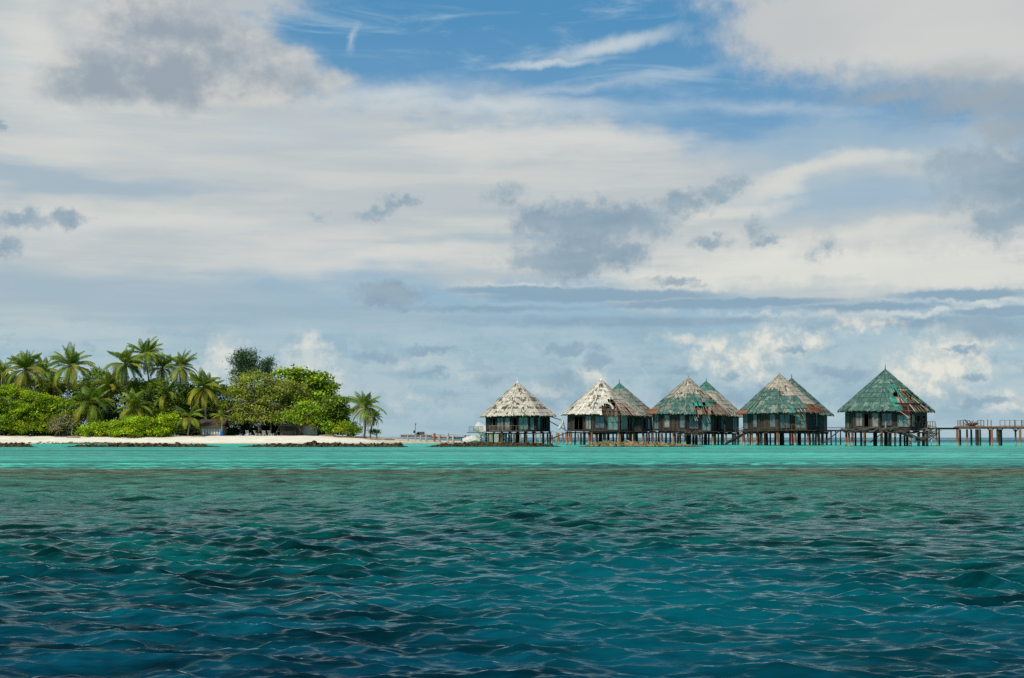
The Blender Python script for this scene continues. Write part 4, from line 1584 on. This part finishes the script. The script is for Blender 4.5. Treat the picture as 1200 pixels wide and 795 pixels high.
def palm(label, px, py, Y, rpx, seed, lean=(0, 0), base_px=None, nf=24, pal=0, trunk_r=.17, trunk_col=(.24, .20, .155), green=None, droop=1.0, dead=2, group='coconut palms on the island'):
    rng = np.random.default_rng(seed)
    top = W(px, py, Y)
    bx = W(base_px, 500, Y).x if base_px is not None else top.x - lean[0]
    by = Y - lean[1]
    loc = Vector((bx, by, gz(bx, by)))
    b = thing('coconut_palm', loc, label, 'palm tree', group)
    t = top - loc
    mb = MB()
    pts, rad = [], []
    for i in range(9):
        u = i / 8
        pts.append(Vector((t.x * u ** 1.5 + .10 * math.sin(u * 5 + seed), t.y * u ** 1.5, -.4 + (t.z + .4) * u)))
        rad.append(trunk_r * (1.45 - .55 * u) * (1.05 if i % 2 else .97))
    rad[0] *= 1.35
    mb.tube(pts, rad, 8, trunk_col)
    mb.build('trunk', M['bark'], b, True)
    Lf = rpx * Y / FPX * 1.24
    G1, G2 = (.085, .155, .022), (.21, .29, .026)
    YL, BR = (.46, .38, .030), (.26, .15, .04)
    V, F, C = [], [], []
    st = MB()
    nf = int(nf * 1.35)
    for i in range(nf + dead):
        u = i / max(1, nf - 1)
        isdead = i >= nf
        az = i * 2.39996 + rng.normal(0, .38)
        el0 = R_(84 - 112 * min(u, 1.0) ** 1.0) + rng.normal(0, .20)
        if isdead:
            el0 = R_(-62) + rng.normal(0, .12)
        L = Lf * rng.uniform(.88, 1.10) * (.82 if isdead else 1) * (0.8 + .2 * min(1, u * 3))
        bend = (R_(40 + 52 * min(1, u * 2)) + rng.normal(0, .32)) * droop
        if isdead:
            bend = R_(25)
        p = np.array(t) + np.array([0, 0, .05])
        ns = 30
        base_c = np.array(BR if isdead else G1) * (1 - u * .0)
        if not isdead:
            k = rng.random()
            base_c = np.array(G1) * (1 - k) + np.array(G2) * k
            if u > .45 and rng.random() < .6:
                base_c = base_c * .45 + np.array(YL) * .55 * rng.uniform(.6, 1)
            base_c = base_c * rng.uniform(.8, 1.2)
        tw = rng.normal(0, .45)
        spine = [p.copy()]
        for s in range(ns):
            w = (s + .5) / ns
            el = el0 - bend * w ** 1.35
            d = np.array([math.cos(el) * math.cos(az + tw * w), math.cos(el) * math.sin(az + tw * w), math.sin(el)])
            p = p + d * L / ns
            spine.append(p.copy())
            if w < .10:
                continue
            side = np.array([-math.sin(az + tw * w), math.cos(az + tw * w), 0.0])
            upv = np.cross(side, d) * -1
            if upv[2] < 0 and el > -1.2:
                upv = -upv
            ll = L * .235 * (math.sin(math.pi * min(1, w * .93 + .07)) ** .55) * rng.uniform(.85, 1.1)
            hang = .35 + .75 * w + (.5 if isdead else 0)
            for sg in (-1, 1):
                a1 = side * sg * .82 + d * .55 + np.array([0, 0, -hang * .55]) + upv * .12
                a1 /= np.linalg.norm(a1)
                a2 = side * sg * .55 + d * .5 + np.array([0, 0, -hang * 1.15])
                a2 /= np.linalg.norm(a2)
                wd = d * .062 * (1 if w < .8 else .7) * Lf / 4.5
                q0 = p
                q1 = p + a1 * ll * .55
                q2 = q1 + a2 * ll * .45
                i0 = len(V)
                V += [q0 - wd * .6, q0 + wd * .6, q1 + wd, q1 - wd, q2 + wd * .25, q2 - wd * .25]
                F += [(i0, i0 + 1, i0 + 2, i0 + 3), (i0 + 3, i0 + 2, i0 + 4, i0 + 5)]
                cc = base_c * rng.uniform(.8, 1.2)
                C += [cc, cc]
        sp = [Vector(q) for q in spine[::5]]
        st.tube(sp, [.055 * (1 - .85 * j / (len(sp) - 1)) for j in range(len(sp))], 4, tuple(np.array((.16, .17, .04)) * (1 if not isdead else .8)), cap=False)
    cr = obj('crown', np_mesh('crown', np.array(V), np.array(F), np.array(C)), M['palm'], b)
    st.build('frond_stem', M['bark'], cr, True)
    nb = MB()
    for j in range(7):
        a = j * .9
        c = t + Vector((.26 * math.cos(a), .26 * math.sin(a), -.30 - .12 * (j % 3)))
        vs, fs = [], []
        for q in range(5):
            for w in range(6):
                th, ph = math.pi * q / 4, 2 * math.pi * w / 6
                vs.append((c.x + .15 * math.sin(th) * math.cos(ph), c.y + .15 * math.sin(th) * math.sin(ph), c.z + .18 * math.cos(th)))
        for q in range(4):
            for w in range(6):
                fs.append((q * 6 + w, (q + 1) * 6 + w, (q + 1) * 6 + (w + 1) % 6, q * 6 + (w + 1) % 6))
        nb.add(vs, fs, (.26, .15, .03))
    nb.build('coconut_cluster', M['paint'], cr, True)
    return b


PAL_SCRUB = [(.20, .290, .012), (.145, .245, .014), (.29, .345, .014), (.085, .165, .016)]
PAL_LIME = [(.26, .37, .012), (.19, .32, .014), (.36, .42, .016), (.11, .21, .014)]
PAL_MID = [(.085, .155, .018), (.125, .195, .020), (.055, .11, .016), (.18, .235, .024)]
PAL_DULL = [(.165, .195, .040), (.105, .145, .024), (.24, .245, .060), (.20, .245, .024)]
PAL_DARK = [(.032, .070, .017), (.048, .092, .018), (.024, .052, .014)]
PAL_BRIGHT = [(.13, .24, .016), (.20, .30, .018), (.075, .155, .016), (.28, .35, .02)]
PAL_BLUE = [(.036, .080, .034), (.056, .110, .040), (.026, .060, .028)]

# palms, front to back
palm('large coconut palm second from the left edge, spreading crown over the bright scrub', 30, 434, 299, 27, 1, base_px=33, nf=28, dead=1)
palm('tall coconut palm with a bare pale leaning trunk rising from the bright scrub', 82, 430, 297, 26, 2, base_px=77, nf=26, dead=3, trunk_col=(.42, .37, .30))
palm('short coconut palm with a trunkless-looking crown low behind the grey dead-branched shrub', 107, 474, 293, 27, 3, base_px=106, nf=22, dead=0, droop=1.2)
palm('coconut palm on the left of the tallest palm, long yellowing fronds hanging at its front', 147, 428, 300, 24, 4, base_px=150, nf=24, dead=2)
palm('tallest coconut palm of the island, crown standing clear against the sky', 171, 418, 304, 24, 5, base_px=178, nf=26, dead=1)
palm('dark coconut palm half hidden at the right of the tallest palm', 190, 432, 309, 20, 6, base_px=188, nf=20, dead=1)
palm('coconut palm with an upright dark crown between the tallest palm and the leaning sunlit palm', 212, 431, 303, 22, 7, base_px=211, nf=24, dead=2)
palm('sunlit coconut palm with a drooping crown beside the big grey-green tree', 239, 456, 297, 25, 8, base_px=243, nf=26, dead=1)
palm('low coconut palm with orange dead fronds above the lime creeper', 157, 478, 294, 24, 9, base_px=155, nf=20, dead=4, droop=1.15)
palm('small young coconut palm at the beach top between the creeper and the white lattice hut', 222, 490, 291, 21, 10, base_px=221, nf=14, dead=0, droop=.9, trunk_r=.13)
palm('thin young coconut palm with a few yellow fronds in front of the white lattice hut', 259, 488, 292, 12, 11, base_px=260, nf=9, dead=1, trunk_r=.10)
palm('lone coconut palm at the right end of the trees, dark trunk, crown against the sky', 429, 478, 292, 22, 12, base_px=427, nf=26, dead=2, trunk_col=(.10, .08, .06), trunk_r=.15)
palm('shorter leaning palm under the lone palm at the right end, browning crown', 439, 490, 295, 11, 13, base_px=433, nf=11, dead=3, trunk_r=.13, trunk_col=(.34, .24, .15))
palm('coconut palm cut by the left edge of the picture', 3, 436, 303, 16, 14, base_px=0, nf=18, dead=1)
palm('coconut palm half hidden behind the two big left palms', 50, 436, 312, 20, 15, base_px=52, nf=20, dead=1)
palm('dark coconut palm deep in the thicket behind the short trunkless-looking palm', 128, 452, 306, 22, 16, base_px=127, nf=20, dead=1)
palm('coconut palm behind the scrub right of the bare leaning trunk, crown low and shaded', 62, 452, 308, 20, 17, base_px=63, nf=18, dead=2)
palm('shaded coconut palm under the crown of the sunlit drooping palm', 196, 462, 301, 20, 18, base_px=197, nf=18, dead=2)


def L_(lst, Y, depth=None):
    return [px_lobe(a, b_, c, d, Y + (e[0] if e else 0), depth) for (a, b_, c, d, *e) in lst]


# broadleaf trees
tree('spreading_tree', 'big spreading grey-green tree with pale bare twigs over the beach loungers',
     L_([(300, 452, 28, 16), (283, 470, 24, 18), (318, 470, 26, 18), (340, 460, 22, 14), (300, 488, 28, 12), (268, 486, 18, 14, 2), (335, 486, 24, 12), (355, 480, 20, 14)], 297),
     PAL_DULL, 31, base=(W(312, 510, 296).x, 297), trunks=4, r0=.24, dead=170, dens=.92, per=44, bark=(.19, .155, .115))
tree('round_leaved_tree', 'bright green large-leaved tree standing highest right of the twin dark feathery trees',
     L_([(334, 442, 12, 10), (348, 441, 10, 9), (362, 444, 11, 9), (377, 447, 12, 11), (356, 456, 20, 12), (375, 468, 18, 14), (350, 470, 22, 14), (388, 457, 6, 5), (393, 453, 5, 3)], 303),
     PAL_BRIGHT, 32, base=(W(362, 510, 303).x, 303), trunks=2, size=.62, aspect=.8, dens=.95, per=30, spread=.7, dead=14)
tree('round_leaved_tree', 'dark green rounded tree at the right end of the thicket, left of the lone palm',
     L_([(395, 478, 17, 14), (382, 486, 18, 14), (399, 494, 10, 10), (388, 500, 16, 8)], 295), PAL_MID, 33, size=.5, aspect=.75, dens=1.2, per=40, dead=10)
tree('spreading_tree', 'yellow-green tree hanging low over the grey-walled beach hut',
     L_([(362, 484, 18, 12), (345, 492, 18, 9), (374, 494, 16, 9)], 293), PAL_BRIGHT, 34, dens=1.3, per=40, dead=16, base=(W(352, 510, 294).x, 294.5), trunks=2)
tree('feathery_tree', 'larger of the two dark feathery trees rising behind the spreading tree',
     L_([(283, 418, 6, 6), (291, 417, 6, 7), (278, 427, 6, 6), (287, 428, 8, 8), (297, 427, 4, 7), (279, 438, 8, 7), (293, 438, 7, 8)], 322), PAL_BLUE, 35, size=.85, aspect=.16, up=.0, dens=1.25, per=46, spread=.85)
tree('feathery_tree', 'smaller of the two dark feathery trees rising behind the spreading tree',
     L_([(315, 423, 4, 4), (311, 429, 5, 5), (317, 430, 3, 4), (311, 437, 6, 6)], 326), PAL_BLUE, 36, size=.8, aspect=.16, up=.0, dens=1.6, per=46, spread=.7)
tree('thicket_tree', 'dense mid-green tree filling the gap below the tallest palm',
     L_([(178, 470, 24, 22), (198, 484, 22, 18), (165, 490, 20, 14), (186, 456, 16, 13), (207, 464, 16, 14), (160, 458, 15, 13)], 303), PAL_MID, 37, size=.45, dens=1.1, per=42)
tree('thicket_tree', 'dense green tree with a rounded top between the bare leaning trunk and the tallest palm',
     L_([(112, 446, 16, 14), (128, 462, 18, 16), (100, 462, 18, 16)], 310), PAL_MID, 38, size=.45, dens=1.1, per=40)
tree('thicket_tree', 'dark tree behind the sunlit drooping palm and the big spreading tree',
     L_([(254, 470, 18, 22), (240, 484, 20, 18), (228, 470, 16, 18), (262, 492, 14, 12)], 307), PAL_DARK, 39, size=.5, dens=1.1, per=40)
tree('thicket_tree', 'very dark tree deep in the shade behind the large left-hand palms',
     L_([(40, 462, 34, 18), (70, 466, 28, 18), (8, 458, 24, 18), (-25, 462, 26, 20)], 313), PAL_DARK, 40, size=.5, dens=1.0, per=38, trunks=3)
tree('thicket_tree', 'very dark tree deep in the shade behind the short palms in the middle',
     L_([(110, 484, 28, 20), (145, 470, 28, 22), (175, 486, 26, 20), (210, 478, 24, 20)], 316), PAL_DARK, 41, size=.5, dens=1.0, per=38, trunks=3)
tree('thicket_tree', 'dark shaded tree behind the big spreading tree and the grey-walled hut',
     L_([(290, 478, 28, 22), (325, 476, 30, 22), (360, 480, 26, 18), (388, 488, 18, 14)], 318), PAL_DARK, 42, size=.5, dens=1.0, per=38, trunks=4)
tree('thicket_tree', 'light green tree top showing at the left edge beside the cut palm',
     L_([(-6, 444, 14, 14), (-22, 452, 18, 18)], 306), PAL_BRIGHT, 43, size=.45, dens=1.1, per=40)

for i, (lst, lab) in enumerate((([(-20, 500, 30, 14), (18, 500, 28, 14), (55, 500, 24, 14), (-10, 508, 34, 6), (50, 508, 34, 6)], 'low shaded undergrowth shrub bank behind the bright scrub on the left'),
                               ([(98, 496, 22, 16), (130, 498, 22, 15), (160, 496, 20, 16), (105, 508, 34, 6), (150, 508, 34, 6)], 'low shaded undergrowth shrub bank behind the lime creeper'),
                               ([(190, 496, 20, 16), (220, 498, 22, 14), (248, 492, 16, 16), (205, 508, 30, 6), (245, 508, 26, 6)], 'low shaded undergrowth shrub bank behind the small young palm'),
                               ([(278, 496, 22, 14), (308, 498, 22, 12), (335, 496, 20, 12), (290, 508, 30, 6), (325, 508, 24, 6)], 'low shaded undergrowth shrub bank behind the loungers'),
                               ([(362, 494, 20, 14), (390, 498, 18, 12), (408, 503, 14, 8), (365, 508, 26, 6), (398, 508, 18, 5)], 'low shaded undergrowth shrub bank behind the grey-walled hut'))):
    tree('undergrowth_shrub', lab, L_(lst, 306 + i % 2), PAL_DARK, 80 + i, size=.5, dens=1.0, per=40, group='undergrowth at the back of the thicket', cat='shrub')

# beach scrub
GS = 'salt-tolerant shrubs along the beach'


def shrub(label, lst, Y, pal, seed, **kw):
    kw.setdefault('dens', 2.1); kw.setdefault('per', 40); kw.setdefault('spread', .42); kw.setdefault('size', .36); kw.setdefault('aspect', .6)
    return tree('beach_shrub', label, L_(lst, Y), pal, seed, r0=.09, group=GS, cat='shrub', **kw)


shrub('tall bright scrub bank at the left edge of the picture', [(-18, 480, 26, 26), (8, 472, 24, 20), (-6, 498, 28, 14), (16, 492, 20, 18)], 293, PAL_SCRUB, 51)
shrub('tall bright scrub bank below the large palm with the spreading crown', [(38, 478, 22, 20), (26, 492, 22, 18), (52, 490, 22, 18), (44, 502, 24, 9)], 292.5, PAL_SCRUB, 52)
shrub('tall yellow-green scrub at the foot of the bare leaning trunk', [(72, 482, 18, 16), (60, 478, 16, 14), (82, 494, 14, 13)], 294, PAL_SCRUB, 53)
shrub('low lime ground creeper in front of the short trunkless-looking palm', [(108, 506, 16, 7), (120, 504, 14, 8), (97, 508, 8, 5)], 289.5, PAL_LIME, 54)
shrub('thick lime ground creeper, longest mound on the sand under the low palms', [(140, 503, 18, 10), (158, 500, 18, 12), (175, 502, 16, 11), (150, 508, 26, 6)], 289.5, PAL_LIME, 55)
shrub('lime ground creeper mound ending at the small young palm', [(192, 500, 14, 12), (200, 494, 10, 9), (186, 507, 14, 6)], 290, PAL_LIME, 56)
shrub('grey dead-branched shrub with sparse leaves leaning over the sand', [(72, 492, 14, 8), (66, 500, 12, 7), (80, 498, 12, 6)], 289.5, [(.14, .155, .03), (.10, .125, .025), (.17, .15, .06)], 57, dens=1.5, per=20, dead=46, trunks=3)
shrub('small lime shrub on the sand under the dark rounded tree', [(400, 505, 5, 4), (402, 503, 4, 4)], 290, [(.24, .27, .012), (.18, .23, .012)], 58)
shrub('low green shrub between the small lime shrub and the lone palm', [(411, 504, 7, 5), (417, 506, 6, 4), (406, 501, 6, 6)], 292, PAL_BRIGHT, 59)
shrub('low green shrub under the spreading tree beside the white lattice hut', [(232, 502, 8, 7), (213, 500, 9, 8)], 297, PAL_DARK, 60)
shrub('small leafy sprig under the grey-walled hut eaves beside its wall', [(383, 505, 4, 5), (388, 502, 5, 6)], 291.5, PAL_BRIGHT, 61)
shrub('small dark bush at the foot of the shorter leaning palm', [(443, 505, 4, 3), (436, 507, 4, 3)], 294, PAL_MID, 62)


# ------------------------------------------------------------ huts, loungers and odds and ends on the beach
def beach_hut(label, px0, px1, Y, hgt, wallc, roofc, panels, seed):
    p = W((px0 + px1) / 2, 510, Y)
    loc = Vector((p.x, Y, gz(p.x, Y)))
    b = thing('beach_hut', loc, label, 'hut')
    w = (px1 - px0) * Y / FPX
    mb = MB()
    t = .14
    for (c, s) in (((0, -2, hgt / 2), (w, t, hgt)), ((0, 2, hgt / 2), (w, t, hgt)), ((-w / 2 + t / 2, 0, hgt / 2), (t, 4 - t - .01, hgt)), ((w / 2 - t / 2, 0, hgt / 2), (t, 4 - t - .01, hgt))):
        mb.box(c, s, 0, wallc)
    mb.build('wall', M['plaster'], b)
    rb = MB()
    for sgn in (-1, 1):
        for i in range(8):
            u0, u1 = i / 8, (i + 1) / 8 + .02
            za, zb = hgt + 1.5 * (1 - u0), hgt + 1.5 * (1 - u1)
            ya, yb = sgn * 2.9 * u0, sgn * 2.9 * u1
            rb.hexa([(-w / 2 - .5, ya, za - .1), (w / 2 + .5, ya, za - .1), (w / 2 + .5, yb, zb - .05), (-w / 2 - .5, yb, zb - .05),
                     (-w / 2 - .5, ya, za - .02), (w / 2 + .5, ya, za - .02), (w / 2 + .5, yb, zb + .05), (-w / 2 - .5, yb, zb + .05)], tuple(q * (.8 + .4 * (i % 2)) for q in roofc))
    rb.build('roof', M['wood'], b)
    for (u0, u1, z0, z1, nm, c) in panels:
        pm = MB()
        x0, x1 = -w / 2 + u0 * w, -w / 2 + u1 * w
        pm.box(((x0 + x1) / 2, -2.11, (z0 + z1) / 2), (x1 - x0, .06, z1 - z0), 0, c)
        pm.build(nm, M['plaster'], b)
    return b


rng = random.Random(3)
pan = []
for i in range(7):
    pan.append((.06 + i * .13, .15 + i * .13, .25 + .1 * (i % 3), 1.5 - .12 * (i % 2), 'lattice_panel', (.56, .55, .53)))
beach_hut('low white lattice beach hut in the shade under the sunlit drooping palm', 238, 263, 296, 2.0, (.28, .28, .27), (.08, .06, .045), pan, 1)
beach_hut('grey-walled beach hut with a dark thatched roof under the spreading tree', 330, 376, 297, 2.2, (.06, .055, .05), (.05, .042, .032),
          [(.56, .94, .12, 2.0, 'wall_panel', (.40, .41, .40)), (.10, .34, .0, 1.9, 'door', (.03, .03, .03)), (.955, .985, .0, 2.2, 'post', (.03, .025, .02))], 2)


def lounger(label, px, Y, rz):
    p = W(px, 510, Y)
    loc = Vector((p.x, Y, gz(p.x, Y)))
    b = thing('beach_lounger', loc, label, 'lounger', 'white loungers under the spreading tree', rz)
    wc = (.72, .72, .70)
    mb = MB()
    for i in range(7):
        mb.box((0, -.85 + i * .17, .36), (.66, .14, .05), 0, wc)
    mb.build('seat', M['paint'], b)
    mb = MB()
    for i in range(5):
        mb.beam((-.33, .36 + i * .075, .44 + i * .15), (.33, .36 + i * .075, .44 + i * .15), .13, .05, wc)
    mb.build('backrest', M['paint'], b)
    for x in (-.28, .28):
        for y in (-.75, .25):
            mb = MB(); mb.box((x, y, .165), (.06, .06, .33), 0, wc); mb.build('leg', M['paint'], b)
    return b


lounger('white lounger in front of the trunks, leftmost of the four', 290.5, 291.2, .5)
lounger('white lounger standing lowest and most side-on, second of the four', 301.5, 290.8, 1.2)
lounger('white lounger with a raised back, third along from the trunks', 309.5, 291.3, .3)
lounger('white lounger nearest to the grey-walled hut', 317, 291.2, .7)

p = W(259.5, 509, 291)
b = thing('water_barrel', (p.x, 291, gz(p.x, 291)), 'bright blue barrel on the sand by the white lattice hut', 'barrel')
mb = MB(); mb.tube([(0, 0, 0), (0, 0, .03), (0, 0, .3), (0, 0, .34), (0, 0, .38), (0, 0, .62), (0, 0, .66), (0, 0, .70), (0, 0, .95), (0, 0, 1.0)], [.28, .31, .32, .34, .32, .32, .34, .32, .31, .28], 14, (.010, .13, .42))
mb.build('drum', M['paint'], b, True)
mb = MB(); mb.tube([(0, 0, .998), (0, 0, 1.05)], [.24, .23], 14, (.02, .16, .46)); mb.build('lid', M['paint'], b)

# driftwood logs
rng = random.Random(8)
for i, (px, Y, a, L, lab) in enumerate(((384, 289, .1, 3.4, 'long bleached driftwood log lying under the dark rounded tree'), (398, 288, -.15, 2.6, 'short bleached driftwood log below the small lime shrub'),
                                        (418, 288.5, .05, 4.2, 'dark driftwood trunk on the sand left of the lone palm'), (437, 289, -.12, 3.2, 'forked driftwood log on the sand at the foot of the leaning palm'),
                                        (454, 291, .08, 3.0, 'brown driftwood log out on the sand spit right of the palms'), (86, 287.5, .1, 2.8, 'grey driftwood branch on the sand right of the dead-branched shrub'))):
    p = W(px, 512, Y)
    z = gz(p.x, Y)
    mb = MB()
    c = rng.choice([(.26, .21, .15), (.14, .105, .07), (.34, .28, .2)])
    d = Vector((math.cos(a), math.sin(a), 0)) * L / 2
    mb.tube([-d + Vector((0, 0, .10)), Vector((0, .1, .2)), d + Vector((0, 0, .12))], [.16, .19, .09], 7, c)
    mb.tube([d * .3 + Vector((0, 0, .2)), d * .6 + Vector((.1, .1, .7))], [.08, .03], 5, c)
    o = mb.build('driftwood_log', M['bark'], None, True)
    o.location = (p.x, Y, z)
    tag(o, lab, 'driftwood', 'driftwood on the sand')

# thin post on the beach by the palm
p = W(442, 509, 290); mb = MB(); mb.tube([(0, 0, -.3), (0, 0, 1.9)], .05, 6, (.05, .09, .07)); o = mb.build('marker_post', M['wood']); o.location = (p.x, 290, gz(p.x, 290)); tag(o, 'thin dark marker post standing on the sand just right of the lone palm', 'post')
p = W(440.5, 509, 289.5); mb = MB(); mb.tube([(0, 0, -.3), (0, 0, .6)], .09, 6, (.42, .30, .12)); o = mb.build('stump', M['wood']); o.location = (p.x, 289.5, gz(p.x, 289.5)); tag(o, 'short yellowish wooden stump beside the thin marker post', 'post')

# coral litter along the beach foot
rng_ = np.random.default_rng(12)
bag = LeafBag()
n = 900
xs = np.concatenate([rng_.normal(W(110, 512, 280).x, 6, n // 2), rng_.uniform(W(60, 512, 280).x, W(130, 512, 280).x, n // 4), rng_.uniform(W(440, 512, 290).x, W(545, 512, 290).x, n // 2)])
V, F = [], []
for x in xs:
    y = shore_y(x) + 14 * float(sm(np.array(x), -34, -8)) + rng_.normal(.4, .5)
    z = gz(x, y)
    r = rng_.uniform(.06, .22)
    i0 = len(V)
    for q in range(8):
        V.append((x + r * (1 if q & 1 else -1) * rng_.uniform(.6, 1.2), y + r * (1 if q & 2 else -1) * rng_.uniform(.6, 1.2), z + r * (.8 if q & 4 else -.4) * rng_.uniform(.6, 1.2)))
    F += [(i0, i0 + 2, i0 + 3, i0 + 1), (i0 + 4, i0 + 5, i0 + 7, i0 + 6), (i0, i0 + 1, i0 + 5, i0 + 4), (i0 + 2, i0 + 6, i0 + 7, i0 + 3), (i0, i0 + 4, i0 + 6, i0 + 2), (i0 + 1, i0 + 3, i0 + 7, i0 + 5)]
o = obj('coral_rubble', np_mesh('coral_rubble', V, F), M['rock_pale'])
tag(o, 'scattered coral rubble along the foot of the beach and the sand spit', 'rubble', kind='stuff')

# ------------------------------------------------------------ old landing stage at the end of the spit
Y0 = 297
a_, b_ = W(470, 513, Y0), W(553, 513, Y0)
loc = Vector((a_.x, Y0, 0))
b = thing('landing_stage', loc, 'ruined landing stage of grey and rusty posts at the end of the sand spit', 'jetty')
mb = MB()
rng = random.Random(41)
Ls = b_.x - a_.x
for i in range(34):
    x = Ls * i / 33
    if .62 < i / 33 < .68:
        continue
    mb.box((x, rng.uniform(-.1, .1), 1.75 + rng.uniform(-.06, .06) - .4 * max(0, i / 33 - .7)), (Ls / 33 * .9, 1.6, .09), 0, tuple(q * rng.uniform(.5, 1.5) for q in (.26, .21, .16)))
mb.build('deck', M['wood'], b)
mb = MB()
mb.box((Ls * .22, -.75, 1.5), (Ls * .44, .1, .35), 0, (.13, .10, .075))
mb.box((Ls * .60, -.78, 1.25), (Ls * .40, .12, .34), 0, (.34, .105, .05))
mb.box((Ls * .86, -.6, 1.15), (Ls * .26, .12, .45), 0, (.09, .11, .11))
mb.build('side_board', M['wood'], b)
for px, hh, c, r in ((478, 1.7, TAN, .18), (487, 1.6, TAN, .14), (493, 1.7, TAN, .2), (499.5, 1.6, (.38, .34, .27), .22), (509, 2.1, RP, .24), (515, 1.75, TAN, .25), (525, 1.75, (.40, .36, .30), .25), (525.2, 2.1, (.05, .04, .04), .08), (531, 1.75, (.42, .38, .32), .24), (545, 1.7, (.12, .08, .06), .14), (549, 1.7, TAN, .14)):
    x = W(px, 513, Y0 - 1).x - loc.x
    mb = MB(); mb.tube([(x, -1.0, -1), (x, -1.0, hh * .5), (x + .03, -1.0, hh)], r, 8, c); mb.build('post', M['stilt'], b)
mb = MB(); mb.box((W(493, 513, Y0).x - loc.x, .4, 2.1), (1.5, .8, .62), 0, (.09, .085, .08)); mb.box((W(489.5, 513, Y0).x - loc.x, .4, 2.0), (.7, .8, .4), 0, (.3, .29, .27)); mb.build('crate', M['wood'], b)
p = W(486.6, 510, Y0)
o = thing('signal_mast', (p.x, Y0 - .2, 1.78), 'thin leaning mast with a lamp head and a dark box on the landing stage', 'mast')
mb = MB(); mb.tube([(0, 0, 0), (.03, 0, 1.2), (.05, 0, 2.1)], .06, 6, (.16, .12, .10)); mb.build('pole', M['wood'], o)
mb = MB(); mb.box((-.2, -.05, .62), (.34, .3, .55), 0, (.03, .03, .035)); mb.build('box', M['paint'], o)
mb = MB(); mb.tube([(.05, 0, 2.05), (.05, 0, 2.2), (.05, 0, 2.4), (.05, 0, 2.5)], [.08, .17, .15, .05], 8, (.30, .22, .15)); mb.build('lamp_head', M['paint'], o)

# ------------------------------------------------------------ white wreck of a boat beside the first bungalow
Yw = 262
p = W(562, 516, Yw)
b = thing('wrecked_boat', (p.x, Yw, 0), 'smashed white boat hull lying by the cream-roofed bungalow', 'boat')


def hull(parent, L, beam_, h, col, loc, rot, name='hull'):
    mb = MB()
    n, k = 15, 9
    vs, fs = [], []
    for i in range(n):
        u = i / (n - 1)
        w = beam_ / 2 * (1 - abs(u * 2 - 1) ** 3 if u > .4 else .92 + .08 * u / .4) if u > .4 else beam_ / 2 * (.88 + .12 * u / .4)
        w = max(w, .04)
        sheer = .28 * h * (u ** 2)
        for j in range(k):
            t = j / (k - 1) * 2 - 1
            vs.append((L * (u - .5), w * t, h * (abs(t) ** 2.6) * (1 if abs(t) < 1 else 1) + sheer * abs(t)))
    for i in range(n - 1):
        for j in range(k - 1):
            fs.append((i * k + j, (i + 1) * k + j, (i + 1) * k + j + 1, i * k + j + 1))
    fs.append(tuple(range(k)))
    mb.add(vs, fs, col)
    o = mb.build(name, M['paint'], parent, False)
    md = o.modifiers.new('thickness', 'SOLIDIFY')
    md.thickness = .09
    o.location = loc
    o.rotation_euler = rot
    return o


hull(b, 5.2, 2.0, 1.0, (.66, .65, .62), (1.2, 0, 1.6), (R_(-58), R_(33), R_(6)))
hull(b, 3.0, 1.7, .9, (.62, .60, .54), (-1.4, -.3, .25), (R_(-48), R_(-14), R_(12)), 'broken_bow')
mb = MB()
mb.box((2.4, -.2, 2.9), (.9, .5, .55), .2, (.70, .70, .68)); mb.box((1.6, -.3, 2.1), (2.4, .12, .45), .1, (.70, .68, .64))
mb.beam((.2, -.5, 2.3), (3.2, -.6, .9), .5, .08, (.72, .71, .68)); mb.beam((-2.0, -.6, .4), (.3, -.7, 1.1), .45, .1, (.60, .57, .50))
mb.build('cabin_wreckage', M['paint'], b)
p = W(585, 514, 258)
o = thing('pale_panel', (p.x, 258, 0), 'pale green panel standing in the water behind the stilts of the cream-roofed bungalow', 'panel')
mb = MB(); mb.box((0, 0, .85), (2.9, .08, 2.5), .05, (.36, .46, .42)); mb.build('sheet', M['paint'], o)
mb = MB(); mb.beam((1.0, -.2, 1.6), (2.4, -.2, .1), .35, .1, (.70, .70, .68)); mb.build('strut', M['paint'], o)
